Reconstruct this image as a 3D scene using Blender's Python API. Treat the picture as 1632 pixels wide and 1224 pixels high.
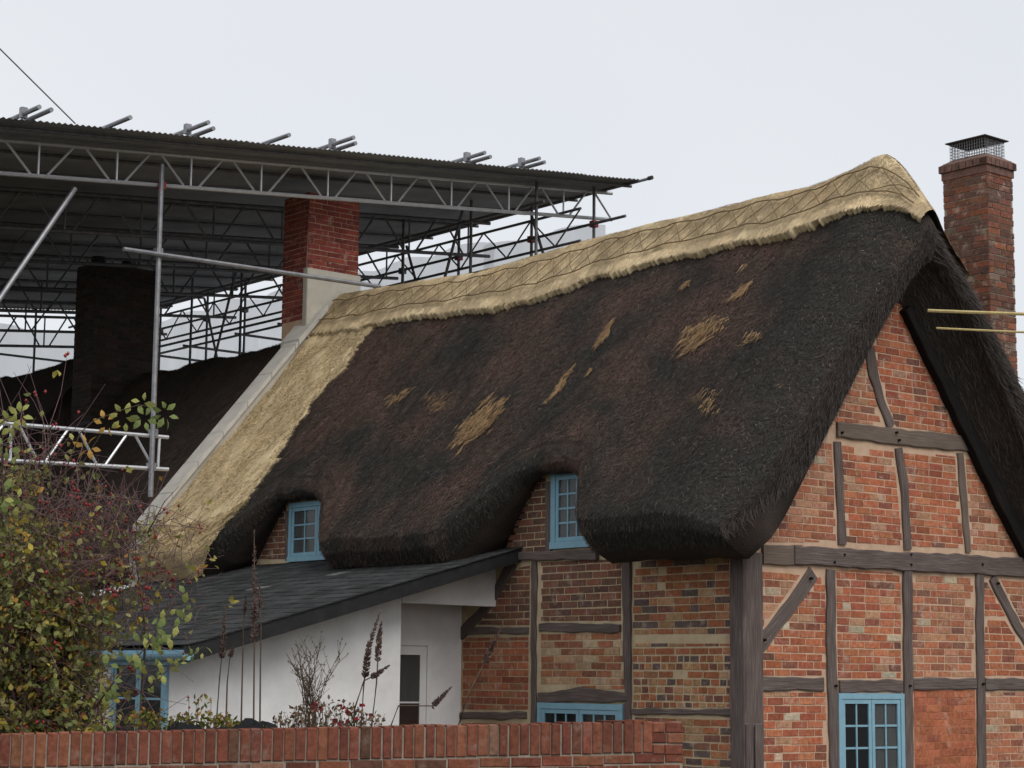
import bpy, bmesh, math, random
import numpy as np
from mathutils import Vector, Matrix, noise as mnoise
random.seed(7); rng = np.random.default_rng(7)
for o in list(bpy.data.objects): bpy.data.objects.remove(o)
scn = bpy.context.scene
COL = scn.collection

# ------------------------------------------------------------------ camera
FPX = 3200.0; CX, CY = 816.0, 612.0
EYE = np.array([0, 0, 2.2])
pitch = math.atan((1085-612)/FPX); rho = 0.0105
F_ = np.array([0, math.cos(pitch), math.sin(pitch)])
r0 = np.array([1., 0, 0]); u0 = np.array([0, -math.sin(pitch), math.cos(pitch)])
R_ = r0*math.cos(rho)+u0*math.sin(rho); U_ = u0*math.cos(rho)-r0*math.sin(rho)
cam = bpy.data.cameras.new('camera'); co = bpy.data.objects.new('camera', cam); COL.objects.link(co)
cam.sensor_width = 36; cam.lens = FPX/1632*36; cam.clip_end = 3000; cam.clip_start = .1
co.matrix_world = Matrix(((R_[0], U_[0], -F_[0], EYE[0]), (R_[1], U_[1], -F_[1], EYE[1]), (R_[2], U_[2], -F_[2], EYE[2]), (0, 0, 0, 1)))
scn.camera = co
# ------------------------------------------------------------------ world, sun, exposure (overcast)
SUN_EL, SUN_AZ = math.radians(48), math.radians(150)       # azimuth from +Y clockwise: behind the camera, to the right
w = bpy.data.worlds.new('World'); scn.world = w; w.use_nodes = True
nt = w.node_tree; nt.nodes.clear()
out = nt.nodes.new('ShaderNodeOutputWorld'); add = nt.nodes.new('ShaderNodeAddShader')
b1 = nt.nodes.new('ShaderNodeBackground'); b2 = nt.nodes.new('ShaderNodeBackground')
sky = nt.nodes.new('ShaderNodeTexSky'); sky.sky_type = 'NISHITA'; sky.sun_disc = False
sky.sun_elevation = SUN_EL; sky.sun_rotation = SUN_AZ; sky.dust_density = 4
hs = nt.nodes.new('ShaderNodeHueSaturation'); hs.inputs['Saturation'].default_value = .2
nt.links.new(sky.outputs[0], hs.inputs['Color']); nt.links.new(hs.outputs[0], b1.inputs[0]); b1.inputs[1].default_value = .05
tc = nt.nodes.new('ShaderNodeTexCoord'); nz = nt.nodes.new('ShaderNodeTexNoise'); nz.inputs['Scale'].default_value = 3; nz.inputs['Detail'].default_value = 3
cr = nt.nodes.new('ShaderNodeValToRGB')
cr.color_ramp.elements[0].position = .3; cr.color_ramp.elements[0].color = (.83, .87, .93, 1)
cr.color_ramp.elements[1].position = .7; cr.color_ramp.elements[1].color = (.90, .93, .97, 1)
nt.links.new(tc.outputs['Generated'], nz.inputs['Vector']); nt.links.new(nz.outputs[0], cr.inputs[0]); nt.links.new(cr.outputs[0], b2.inputs[0])
b2.inputs[1].default_value = .71
nt.links.new(b1.outputs[0], add.inputs[0]); nt.links.new(b2.outputs[0], add.inputs[1]); nt.links.new(add.outputs[0], out.inputs[0])
sl = bpy.data.lights.new('sun', 'SUN'); sl.energy = 1.2; sl.angle = math.radians(35); sl.color = (1, .97, .92)
so = bpy.data.objects.new('sun', sl); COL.objects.link(so)
sd = Vector((math.sin(SUN_AZ)*math.cos(SUN_EL), math.cos(SUN_AZ)*math.cos(SUN_EL), math.sin(SUN_EL)))
so.rotation_euler = sd.to_track_quat('Z', 'Y').to_euler(); so.location = (20, -30, 40)
scn.view_settings.view_transform = 'Standard'; scn.view_settings.look = 'None'; scn.view_settings.gamma = 1
scn.view_settings.use_curve_mapping = False; scn.view_settings.exposure = 0.0

# ------------------------------------------------------------------ pixel / house frames
AZ = math.radians(50)
A = np.array([math.sin(AZ), math.cos(AZ), 0]); B = np.array([-math.cos(AZ), math.sin(AZ), 0]); Z = np.array([0, 0, 1.])
def ray(x, y): return F_+(x-CX)/FPX*R_-(y-CY)/FPX*U_
d0 = ray(1187, 1000); O = EYE+d0*(18.9/d0[1]); O[2] = 0
def W(a, b, z): return O+a*A+b*B+z*Z
def H(P): q = P-O; return np.array([q@A, q@B, q[2]])
def proj(P):
    q = P-EYE; k = q@F_; return CX+FPX*(q@R_)/k, CY-FPX*(q@U_)/k
def plane_hit(x, y, P0, N):
    d = ray(x, y); return EYE+d*(((P0-EYE)@N)/(d@N))
def pa(x, y, a): return H(plane_hit(x, y, W(a, 0, 0), A))       # on a plane parallel to the front wall
def pb(x, y, b): return H(plane_hit(x, y, W(0, b, 0), B))       # on a plane parallel to the gable
def at(x, y, Y): return plane_hit(x, y, np.array([0, Y, 0]), np.array([0, 1., 0]))
ZR, SL, AR = 7.36, 1.17, 2.3                                    # thatch: apex height, slope, ridge position
_sn = Z-SL*A; _sp = W(AR, 0, ZR+.095)
def ps(x, y): return H(plane_hit(x, y, _sp, _sn))               # on the front slope of the thatch

# ------------------------------------------------------------------ materials
def new_mat(name):
    m = bpy.data.materials.new(name); m.use_nodes = True
    return m, m.node_tree, m.node_tree.nodes['Principled BSDF']
def N(t, kind, **kw):
    n = t.nodes.new(kind)
    for k, v in kw.items():
        if k in n.inputs: n.inputs[k].default_value = v
        else: setattr(n, k, v)
    return n
def noise_node(t, vec, scale, detail=4, rough=.6):
    n = N(t, 'ShaderNodeTexNoise'); n.inputs['Scale'].default_value = scale; n.inputs['Detail'].default_value = detail; n.inputs['Roughness'].default_value = rough
    if vec is not None: t.links.new(vec, n.inputs['Vector'])
    return n.outputs[0]
def ramp(t, fac, stops):
    r = N(t, 'ShaderNodeValToRGB'); e = r.color_ramp.elements
    while len(e) < len(stops): e.new(.5)
    for q, (p, c) in zip(e, stops): q.position = p; q.color = (*c, 1) if len(c) == 3 else c
    t.links.new(fac, r.inputs[0]); return r.outputs[0]
def mix(t, fac, c1, c2, mode='MIX'):
    m = N(t, 'ShaderNodeMix', data_type='RGBA', blend_type=mode)
    for s, v in ((m.inputs[0], fac), (m.inputs[6], c1), (m.inputs[7], c2)):
        if hasattr(v, 'links'): t.links.new(v, s)
        else: s.default_value = v if not isinstance(v, tuple) else (*v, 1)[:4]
    return m.outputs[2]
def bump(t, b, h, strength=.4, dist=.01):
    n = N(t, 'ShaderNodeBump', Strength=strength, Distance=dist); t.links.new(h, n.inputs['Height']); t.links.new(n.outputs[0], b.inputs['Normal'])
def simple(name, c1, c2, scale=8, rough=.8, metal=0, bs=.3, detail=5, spec=.3, stretch=None, dist=.01):
    m, t, b = new_mat(name)
    g = N(t, 'ShaderNodeNewGeometry').outputs['Position']
    if stretch:
        mp = N(t, 'ShaderNodeMapping'); mp.inputs['Scale'].default_value = stretch; t.links.new(g, mp.inputs[0]); g = mp.outputs[0]
    n = noise_node(t, g, scale, detail)
    t.links.new(ramp(t, n, [(.3, c1), (.7, c2)]), b.inputs['Base Color'])
    b.inputs['Roughness'].default_value = rough; b.inputs['Metallic'].default_value = metal; b.inputs['Specular IOR Level'].default_value = spec
    if bs: bump(t, b, n, bs, dist)
    return m
def col_mat(name, src, rough=.9, scale=25, var=.55, spec=.15, grime=None):
    """colour from the mesh attribute 'Col' or from the object, broken up by noise"""
    m, t, b = new_mat(name)
    if src == 'attr': c = N(t, 'ShaderNodeAttribute', attribute_name='Col').outputs['Color']
    else: c = N(t, 'ShaderNodeObjectInfo').outputs['Color']
    g = N(t, 'ShaderNodeNewGeometry').outputs['Position']
    n = noise_node(t, g, scale, 6, .7)
    v = ramp(t, n, [(.25, (1-var,)*3), (.75, (1+var*.55,)*3)])
    c = mix(t, 1.0, c, v, 'MULTIPLY')
    if grime:
        n2 = noise_node(t, g, 7, 5, .7)
        f = ramp(t, n2, [(.56, (0, 0, 0)), (.72, (.6, .6, .6))])
        c = mix(t, f, c, grime)
    t.links.new(c, b.inputs['Base Color']); b.inputs['Roughness'].default_value = rough; b.inputs['Specular IOR Level'].default_value = spec
    bump(t, b, n, .5, .004)
    return m
def wood_mat(name, c1, c2, c3):
    m, t, b = new_mat(name)
    uv = N(t, 'ShaderNodeAttribute', attribute_name='grain').outputs['Vector']
    mp = N(t, 'ShaderNodeMapping'); mp.inputs['Scale'].default_value = (3.2, 70, 70); t.links.new(uv, mp.inputs[0])
    n = noise_node(t, mp.outputs[0], 1, 6, .65)
    mp2 = N(t, 'ShaderNodeMapping'); mp2.inputs['Scale'].default_value = (1.5, 5, 5); t.links.new(uv, mp2.inputs[0])
    n2 = noise_node(t, mp2.outputs[0], 1.7, 4, .6)
    c = ramp(t, n, [(.3, c1), (.55, c2), (.75, c3)])
    c = mix(t, ramp(t, n2, [(.35, (0, 0, 0)), (.75, (.7, .7, .7))]), c, c1)
    t.links.new(c, b.inputs['Base Color']); b.inputs['Roughness'].default_value = .9; b.inputs['Specular IOR Level'].default_value = .15
    bump(t, b, n, .8, .008)
    return m
M = {}
M['brick_obj'] = col_mat('brick single', 'obj', grime=(.50, .41, .33))
M['brick_attr'] = col_mat('brick mass', 'attr', grime=(.50, .41, .33))
M['red_obj'] = col_mat('garden brick', 'obj', grime=(.26, .19, .15))
M['mortar_gable'] = simple('lime mortar pinkish', (.44, .295, .20), (.56, .39, .275), 9, .95, bs=.5)
M['mortar_front'] = simple('lime mortar tan', (.44, .34, .215), (.58, .46, .305), 7, .95, bs=.5)
M['mortar_red'] = simple('red pointing', (.34, .12, .06), (.42, .16, .09), 7, .95, bs=.4)
M['mortar_dark'] = simple('dirty mortar', (.20, .17, .14), (.36, .30, .24), 12, .95, bs=.5)
M['wood'] = wood_mat('weathered oak', (.072, .055, .050), (.148, .116, .106), (.24, .20, .18))
M['wood_pale'] = wood_mat('sun bleached oak', (.11, .085, .07), (.17, .13, .105), (.23, .185, .15))
M['wood_black'] = wood_mat('black stained timber', (.008, .007, .007), (.016, .013, .012), (.035, .03, .027))
M['blue'] = simple('pale blue paint', (.18, .335, .425), (.225, .395, .48), 14, .5, bs=.1)
M['white_render'] = simple('white painted render', (.60, .585, .575), (.80, .79, .785), 2.2, .85, bs=.25, detail=8)
M['render_grey'] = simple('cream cement render', (.40, .37, .31), (.52, .48, .41), 4, .9, bs=.3, detail=8)
M['coping'] = simple('pale stone coping', (.42, .40, .36), (.55, .52, .47), 5, .9, bs=.3, detail=8)
M['slate'] = simple('dark slate', (.030, .032, .034), (.095, .095, .095), 5, .55, bs=.3, spec=.5, detail=8)
M['black_board'] = simple('black fascia', (.010, .010, .011), (.022, .022, .023), 9, .6, bs=.2)
M['steel'] = simple('galvanised tube', (.20, .20, .215), (.32, .32, .335), 10, .45, metal=.55, bs=.1)
M['old_steel'] = simple('dull scaffold tube', (.09, .09, .10), (.17, .165, .165), 10, .55, metal=.4, bs=.1)
M['alu'] = simple('aluminium beam', (.50, .50, .52), (.62, .62, .64), 10, .4, metal=.5, bs=.05)
M['tin'] = simple('corrugated iron', (.22, .22, .23), (.32, .32, .33), 1.6, .6, metal=.3, bs=.1)
M['red_cap'] = simple('red clamp', (.20, .03, .035), (.28, .05, .05), 10, .6)
M['iron'] = simple('dark iron', (.02, .018, .018), (.05, .04, .04), 20, .6)
M['grass'] = simple('rough grass', (.06, .058, .04), (.11, .10, .075), 6, .95, bs=.6)
M['cable'] = simple('old yellow rope', (.40, .31, .13), (.52, .42, .2), 20, .8)
M['wire'] = simple('wire', (.10, .10, .11), (.16, .16, .17), 20, .6)
M['tarp'] = simple('black plastic sheet', (.006, .006, .007), (.014, .014, .015), 8, .8, spec=.15, bs=.2)
M['curtain'] = simple('net curtain', (.42, .42, .41), (.56, .56, .55), 12, .9, stretch=(6, 6, .4))
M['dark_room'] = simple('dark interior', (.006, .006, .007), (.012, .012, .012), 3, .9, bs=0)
M['cork'] = simple('brown blind', (.20, .10, .07), (.28, .15, .10), 9, .9)
def glass_mat():
    m, t, b = new_mat('window glass')
    n = noise_node(t, N(t, 'ShaderNodeNewGeometry').outputs['Position'], 5, 2)
    b.inputs['Base Color'].default_value = (.018, .02, .024, 1); b.inputs['Roughness'].default_value = .08; b.inputs['Specular IOR Level'].default_value = .6
    b.inputs['Alpha'].default_value = .42
    bump(t, b, n, .15, .01); return m
M['glass'] = glass_mat()
def sheet_mat():
    m, t, b = new_mat('white plastic sheeting')
    g = N(t, 'ShaderNodeNewGeometry').outputs['Position']
    n = noise_node(t, g, 2.2, 6, .65)
    c = ramp(t, n, [(.3, (.80, .82, .85)), (.7, (.93, .94, .96))])
    tr = N(t, 'ShaderNodeBsdfTranslucent'); t.links.new(c, tr.inputs[0]); t.links.new(c, b.inputs['Base Color'])
    b.inputs['Roughness'].default_value = .5
    ms = N(t, 'ShaderNodeMixShader'); ms.inputs[0].default_value = .85
    t.links.new(b.outputs[0], ms.inputs[1]); t.links.new(tr.outputs[0], ms.inputs[2])
    tp = N(t, 'ShaderNodeBsdfTransparent'); ms2 = N(t, 'ShaderNodeMixShader'); ms2.inputs[0].default_value = .68; t.links.new(tp.outputs[0], ms2.inputs[1]); t.links.new(ms.outputs[0], ms2.inputs[2])
    t.links.new(ms2.outputs[0], t.nodes['Material Output'].inputs['Surface']); bump(t, b, n, .5, .03)
    return m
M['sheet'] = sheet_mat()
def straw_mat(name, rough=.85, trans=0):
    m, t, b = new_mat(name)
    c = N(t, 'ShaderNodeAttribute', attribute_name='Col').outputs['Color']
    t.links.new(c, b.inputs['Base Color']); b.inputs['Roughness'].default_value = rough; b.inputs['Specular IOR Level'].default_value = .12
    if trans:
        tr = N(t, 'ShaderNodeBsdfTranslucent'); t.links.new(c, tr.inputs[0])
        ms = N(t, 'ShaderNodeMixShader'); ms.inputs[0].default_value = trans
        t.links.new(b.outputs[0], ms.inputs[1]); t.links.new(tr.outputs[0], ms.inputs[2]); t.links.new(ms.outputs[0], t.nodes['Material Output'].inputs['Surface'])
    return m
M['straw'] = straw_mat('straw ends')
M['leaf'] = straw_mat('leaf', .6, .3)
def thatch_mat(name, stops, grain_scale):
    m, t, b = new_mat(name)
    g = N(t, 'ShaderNodeNewGeometry').outputs['Position']
    tcx = N(t, 'ShaderNodeAttribute', attribute_name='grain').outputs['Vector']
    mp = N(t, 'ShaderNodeMapping'); mp.inputs['Scale'].default_value = grain_scale; t.links.new(tcx, mp.inputs[0])
    n1 = noise_node(t, mp.outputs[0], 1, 5, .7); n2 = noise_node(t, g, 1.3, 6, .65)
    c = ramp(t, n2, stops)
    v = ramp(t, n1, [(.25, (.45,)*3), (.75, (1.4,)*3)])
    t.links.new(mix(t, 1.0, c, v, 'MULTIPLY'), b.inputs['Base Color']); b.inputs['Roughness'].default_value = .95; b.inputs['Specular IOR Level'].default_value = .05
    bump(t, b, n1, .5, .012); return m
M['thatch_old'] = thatch_mat('old dark thatch', [(.3, (.036, .031, .028)), (.5, (.050, .039, .034)), (.7, (.064, .048, .040))], (14, 60, 1))
M['thatch_new'] = thatch_mat('new straw thatch', [(.3, (.53, .41, .24)), (.7, (.67, .54, .34))], (6, 60, 1))

# ------------------------------------------------------------------ mesh helpers
class MB:
    def __init__(s): s.v = []; s.f = []; s.c = []; s.g = []
    def quad_strip(s, P, Q):                                   # two closed rings
        pass
    def add(s, vs, fs, col=None, grain=None):
        o = len(s.v); s.v += [tuple(map(float, x)) for x in vs]; s.f += [tuple(i+o for i in f) for f in fs]
        if col is not None: s.c += [col]*len(vs)
        if grain is not None: s.g += [tuple(map(float, x)) for x in grain]
    def box(s, p, ex, ey, ez, col=None):                       # corner p and three edge vectors
        p, ex, ey, ez = map(np.asarray, (p, ex, ey, ez))
        vs = [p+i*ex+j*ey+k*ez for k in (0, 1) for j in (0, 1) for i in (0, 1)]
        s.add(vs, [(0, 2, 3, 1), (4, 5, 7, 6), (0, 1, 5, 4), (2, 6, 7, 3), (0, 4, 6, 2), (1, 3, 7, 5)], col)
    def tube(s, pts, r, n=8, col=None, r1=None, grain=False):
        pts = [np.asarray(p, float) for p in pts]; k = len(pts); r1 = r if r1 is None else r1
        vs = []; fs = []; gr = []
        for i, p in enumerate(pts):
            d = pts[min(i+1, k-1)]-pts[max(i-1, 0)]; d /= np.linalg.norm(d)+1e-9
            u = np.cross(d, [0, 0, 1.]); 
            if np.linalg.norm(u) < .05: u = np.cross(d, [1., 0, 0])
            u /= np.linalg.norm(u); v = np.cross(d, u); rr = r+(r1-r)*i/max(k-1, 1)
            for j in range(n):
                t = 2*math.pi*j/n; vs.append(p+rr*(math.cos(t)*u+math.sin(t)*v))
        for i in range(k-1):
            for j in range(n):
                a, b = i*n+j, i*n+(j+1) % n; fs.append((a, b, b+n, a+n))
        fs.append(tuple(range(n))[::-1]); fs.append(tuple((k-1)*n+j for j in range(n)))
        s.add(vs, fs, col)
    def build(s, name, mat, parent=None, smooth=False, recalc=True):
        me = bpy.data.meshes.new(name); me.from_pydata(s.v, [], s.f); me.update()
        if s.c and len(s.c) == len(s.v):
            at_ = me.color_attributes.new('Col', 'FLOAT_COLOR', 'POINT')
            at_.data.foreach_set('color', np.array([(*c, 1) for c in s.c], 'f').ravel())
        if s.g and len(s.g) == len(s.v):
            g_ = me.attributes.new('grain', 'FLOAT_VECTOR', 'POINT'); g_.data.foreach_set('vector', np.array(s.g, 'f').ravel())
        if recalc:
            bm = bmesh.new(); bm.from_mesh(me); bmesh.ops.recalc_face_normals(bm, faces=bm.faces); bm.to_mesh(me); bm.free()
        if smooth: me.polygons.foreach_set('use_smooth', [True]*len(me.polygons))
        return link(name, me, mat, parent)
def link(name, me, mat, parent=None):
    if mat is not None and not me.materials: me.materials.append(M[mat] if isinstance(mat, str) else mat)
    o = bpy.data.objects.new(name, me); COL.objects.link(o)
    if parent is not None:
        o.parent = parent
        if parent.type == 'EMPTY': o.matrix_parent_inverse = Matrix.Translation(-parent.location)
    return o
def thing(name, loc, label, cat, group=None):
    o = bpy.data.objects.new(name, None); COL.objects.link(o); o.location = Vector(loc); o.empty_display_size = .3
    o['label'] = label; o['category'] = cat
    if group: o['group'] = group
    return o
def tag(o, label, cat, group=None, kind=None):
    if label: o['label'] = label
    if cat: o['category'] = cat
    if group: o['group'] = group
    if kind: o['kind'] = kind
    return o
def arr_mesh(name, V, Fq, mat, parent, col=None, grain=None, smooth=False):
    """fast mesh from numpy arrays: V (n,3), Fq (m,k)"""
    me = bpy.data.meshes.new(name); n, (m, k) = len(V), Fq.shape
    me.vertices.add(n); me.vertices.foreach_set('co', np.asarray(V, 'f').ravel())
    me.loops.add(m*k); me.loops.foreach_set('vertex_index', Fq.astype('i').ravel())
    me.polygons.add(m); me.polygons.foreach_set('loop_start', np.arange(0, m*k, k, dtype='i'))
    if smooth: me.polygons.foreach_set('use_smooth', np.ones(m, bool))
    me.update(calc_edges=True); me.validate()
    if col is not None:
        a_ = me.color_attributes.new('Col', 'FLOAT_COLOR', 'POINT'); a_.data.foreach_set('color', np.concatenate([col, np.ones((n, 1))], 1).astype('f').ravel())
    if grain is not None:
        g_ = me.attributes.new('grain', 'FLOAT_VECTOR', 'POINT'); g_.data.foreach_set('vector', np.asarray(grain, 'f').ravel())
    return link(name, me, mat, parent)
def lerp(a, b, t): return a+(b-a)*t
def vnoise(x, y, seed=0):                                      # smooth 2D value noise, vectorised
    x = np.asarray(x, float); y = np.asarray(y, float)
    xi = np.floor(x).astype(int); yi = np.floor(y).astype(int); fx = x-xi; fy = y-yi
    def h(i, j):
        n = (i*374761393+j*668265263+seed*1442695041) & 0x7fffffff
        n = ((n ^ (n >> 13))*1274126177) & 0x7fffffff
        return ((n ^ (n >> 16)) & 0xffff)/65535.
    fx = fx*fx*(3-2*fx); fy = fy*fy*(3-2*fy)
    return (h(xi, yi)*(1-fx)+h(xi+1, yi)*fx)*(1-fy)+(h(xi, yi+1)*(1-fx)+h(xi+1, yi+1)*fx)*fy
def fbm(x, y, seed=0):
    return (vnoise(x, y, seed)-.5)+.5*(vnoise(x*2.1, y*2.1, seed+1)-.5)+.25*(vnoise(x*4.3, y*4.3, seed+2)-.5)

class Frame:                                                   # a wall plane: u along, v up, n outwards
    def __init__(s, o, du, dv, dn): s.o, s.du, s.dv, s.dn = map(lambda q: np.asarray(q, float), (o, du, dv, dn))
    def pt(s, u, v, n=0): return s.o+u*s.du+v*s.dv+n*s.dn
    def uv(s, x, y, n=0):
        P = plane_hit(x, y, s.o+n*s.dn, s.dn); q = P-s.o; return np.array([q@s.du, q@s.dv])
GAB = Frame(O, A, Z, -B); FRO = Frame(O, B, Z, -A)

def clip(poly, p, nrm):                                        # keep the side where (x-p).nrm >= 0
    res = []; n = len(poly)
    for i in range(n):
        a, b = poly[i], poly[(i+1) % n]; da, db = (a-p)@nrm, (b-p)@nrm
        if da >= 0: res.append(a)
        if (da >= 0) != (db >= 0): res.append(a+(b-a)*(da/(da-db)))
    return res
def area(p):
    p = np.asarray(p); x, y = p[:, 0], p[:, 1]; return .5*abs(np.dot(x, np.roll(y, -1))-np.dot(y, np.roll(x, -1)))
def prism(mb, fr, poly, n0, n1, ch, col=None):                 # chamfered slab on a wall plane
    poly = np.asarray(poly); c = poly.mean(0); k = len(poly)
    ins = np.array([p+(c-p)/max(np.linalg.norm(c-p), 1e-6)*min(ch, .4*np.linalg.norm(c-p)) for p in poly])
    vs = [fr.pt(*p, n0) for p in poly]+[fr.pt(*p, n1-ch*.6) for p in poly]+[fr.pt(*p, n1) for p in ins]
    fs = []
    for r in (0, 1):
        for i in range(k): fs.append((r*k+i, r*k+(i+1) % k, (r+1)*k+(i+1) % k, (r+1)*k+i))
    fs.append(tuple(2*k+i for i in range(k)))
    mb.add(vs, fs, col)

# ---- bricks are collected first; the 300 of a thing that show largest become objects of their own
BR = {}
PAL = {
 'gable': [((0.385, 0.129, 0.076), 10), ((0.429, 0.163, 0.098), 7), ((0.321, 0.105, 0.070), 5), ((0.258, 0.097, 0.072), 3), ((0.184, 0.089, 0.074), .7), ((0.469, 0.389, 0.328), .25), ((0.414, 0.233, 0.163), 1.5)],
 'gable_pale': [((0.386, 0.151, 0.096), 8), ((0.434, 0.223, 0.153), 6), ((0.301, 0.121, 0.085), 4), ((0.479, 0.389, 0.318), .7), ((0.217, 0.101, 0.081), 2)],
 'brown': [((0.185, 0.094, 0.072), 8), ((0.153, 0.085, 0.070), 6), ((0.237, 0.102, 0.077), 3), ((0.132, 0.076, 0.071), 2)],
 'front': [((0.353, 0.128, 0.078), 9), ((0.300, 0.104, 0.069), 6), ((0.259, 0.108, 0.078), 3), ((0.388, 0.178, 0.112), 3)],
 'mixed': [((0.343, 0.132, 0.077), 6), ((0.389, 0.188, 0.108), 3), ((0.134, 0.098, 0.098), 5), ((0.217, 0.101, 0.081), 3), ((0.414, 0.254, 0.153), 2)],
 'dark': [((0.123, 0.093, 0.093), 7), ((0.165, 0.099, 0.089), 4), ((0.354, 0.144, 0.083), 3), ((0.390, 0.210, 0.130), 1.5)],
 'worn': [((0.366, 0.155, 0.095), 6), ((0.437, 0.277, 0.187), 5), ((0.463, 0.343, 0.243), 3), ((0.280, 0.119, 0.079), 3)],
 'red': [((0.396, 0.140, 0.083), 8), ((0.353, 0.122, 0.072), 4), ((0.300, 0.104, 0.069), 1)],
 'chim': [((.17, .08, .065), 8), ((.21, .088, .065), 5), ((.13, .075, .068), 5), ((.25, .10, .065), 1.5), ((.18, .13, .11), 1)],
 'chim2': [((.23, .055, .05), 8), ((.19, .05, .048), 6), ((.27, .07, .055), 4)],
 'shade_toned': [((.045, .036, .034), 8), ((.06, .042, .038), 4)],  # brick colours darkened to carry the shade under the canopy
}
def pick(pal):
    c = random.choices([q[0] for q in PAL[pal]], [q[1] for q in PAL[pal]])[0]
    k = random.uniform(.82, 1.16); return tuple(x*k*q*random.uniform(.95, 1.05) for x, q in zip(c, (1.03, 1, .88)))
def fill_bricks(key, fr, poly, pal, tilt=0., h=.0745, L=.225, margin=.012, joint=.010, proud=.008, half=False, seed=None, skip=0., header=.0, mort=.0, phase=0):
    """brick courses inside a convex polygon (u,v) of a wall plane"""
    if seed is not None: random.seed(seed)
    poly = [np.asarray(p, float) for p in poly]; c = sum(poly)/len(poly)
    ct, st = math.cos(tilt), math.sin(tilt); ex = np.array([ct, st]); ey = np.array([-st, ct])
    lo = [(p-c)@ex for p in poly]; hi = [(p-c)@ey for p in poly]
    planes = []
    n = len(poly)
    for i in range(n):
        a, b = poly[i], poly[(i+1) % n]; e = b-a
        if np.linalg.norm(e) < 1e-6: continue
        nr = np.array([-e[1], e[0]])/np.linalg.norm(e)
        if (c-a)@nr < 0: nr = -nr
        planes.append((a+nr*margin, nr))
    y = min(hi)+margin-h*.15; k = phase
    while y < max(hi):
        x = min(lo)-L*random.uniform(.0, .15)-(L*.5 if k % 2 else 0); wob = random.uniform(-.002, .002)
        row_head = half and random.random() < .55
        while x < max(lo):
            l = L*.5 if (row_head or random.random() < header) else L
            l0 = l*random.uniform(.96, 1.03) if not half else l*random.uniform(.72, 1.2)
            if not half and abs(l-L) < 1e-6: l0 = l
            u0_, u1_, v0_, v1_ = x+joint/2, x+l0-joint/2, y+joint/2+wob, y+h-joint/2+wob
            x += l0
            if random.random() < skip: continue
            q = [c+u*ex+v*ey for u, v in ((u0_, v0_), (u1_, v0_), (u1_, v1_), (u0_, v1_))]
            a0 = area(q); r = q
            for p_, n_ in planes:
                if len(r) >= 3: r = clip(r, p_, n_)
            if len(r) < 3: continue
            ar = area(r)
            if ar < .22*a0: continue
            whole = ar > .995*a0 and abs(l-L) < 1e-6 and not half
            cen = sum(r)/len(r); P = fr.pt(*cen); px_, py_ = proj(P)
            vis = ar if (-20 < px_ < 1652 and -20 < py_ < 1240) else ar*.01
            if not whole: r = [p+np.array([random.uniform(-.003, .003), random.uniform(-.003, .003)]) for p in r]
            BR.setdefault(key, []).append(dict(fr=fr, poly=r, whole=whole, cen=cen, tilt=tilt, L=L-joint, h=h-joint, col=pick(pal), vis=vis/np.linalg.norm(P-EYE)**2, proud=proud+random.uniform(-.002, .003)))
        y += h; k += 1
BRM = {}
def brick_mesh(L, h, var, mat):
    k = (round(L, 3), round(h, 3), var, mat)
    if k not in BRM:
        rs = random.Random(var*31+7)
        mb = MB(); j = lambda s=.003: rs.uniform(-s, s)
        poly = [(-L/2+j(), -h/2+j()), (j(.03), -h/2+j()), (L/2+j(), -h/2+j()), (L/2+j(), h/2+j()), (j(.03), h/2+j()), (-L/2+j(), h/2+j())]
        prism(mb, Frame((0, 0, 0), (1, 0, 0), (0, 1, 0), (0, 0, 1)), poly, -.004, 0, .004)
        ob = mb.build('brick', mat); me = ob.data; bpy.data.objects.remove(ob); BRM[k] = me
    return BRM[k]
def emit_bricks(keys_parents, limit=300, mobj='brick_obj', mattr='brick_attr'):
    allb = [(b, k) for k in keys_parents for b in BR.get(k, [])]
    allb.sort(key=lambda q: -q[0]['vis'])
    rest = {}
    for i, (b, k) in enumerate(allb):
        par = keys_parents[k]
        if i < limit:
            fr = b['fr']
            if b['whole']:
                o = link('brick', brick_mesh(b['L'], b['h'], random.randrange(10), mobj), None, par)
                ct, st = math.cos(b['tilt']), math.sin(b['tilt'])
                ex = fr.du*ct+fr.dv*st; ey = -fr.du*st+fr.dv*ct; n_ = fr.dn; p = fr.pt(*b['cen'], b['proud'])
                o.matrix_basis = Matrix(((ex[0], ey[0], n_[0], p[0]), (ex[1], ey[1], n_[1], p[1]), (ex[2], ey[2], n_[2], p[2]), (0, 0, 0, 1)))
            else:
                mb = MB(); prism(mb, fr, b['poly'], -.004, b['proud'], .004); o = mb.build('brick', mobj, par)
            o.color = (*b['col'], 1)
        else:
            mb = rest.setdefault(k, MB()); prism(mb, b['fr'], b['poly'], -.004, b['proud'], .004, b['col'])
    for k, mb in rest.items():
        o = mb.build('brickwork', mattr, keys_parents[k], recalc=False); o['kind'] = 'stuff'

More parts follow.
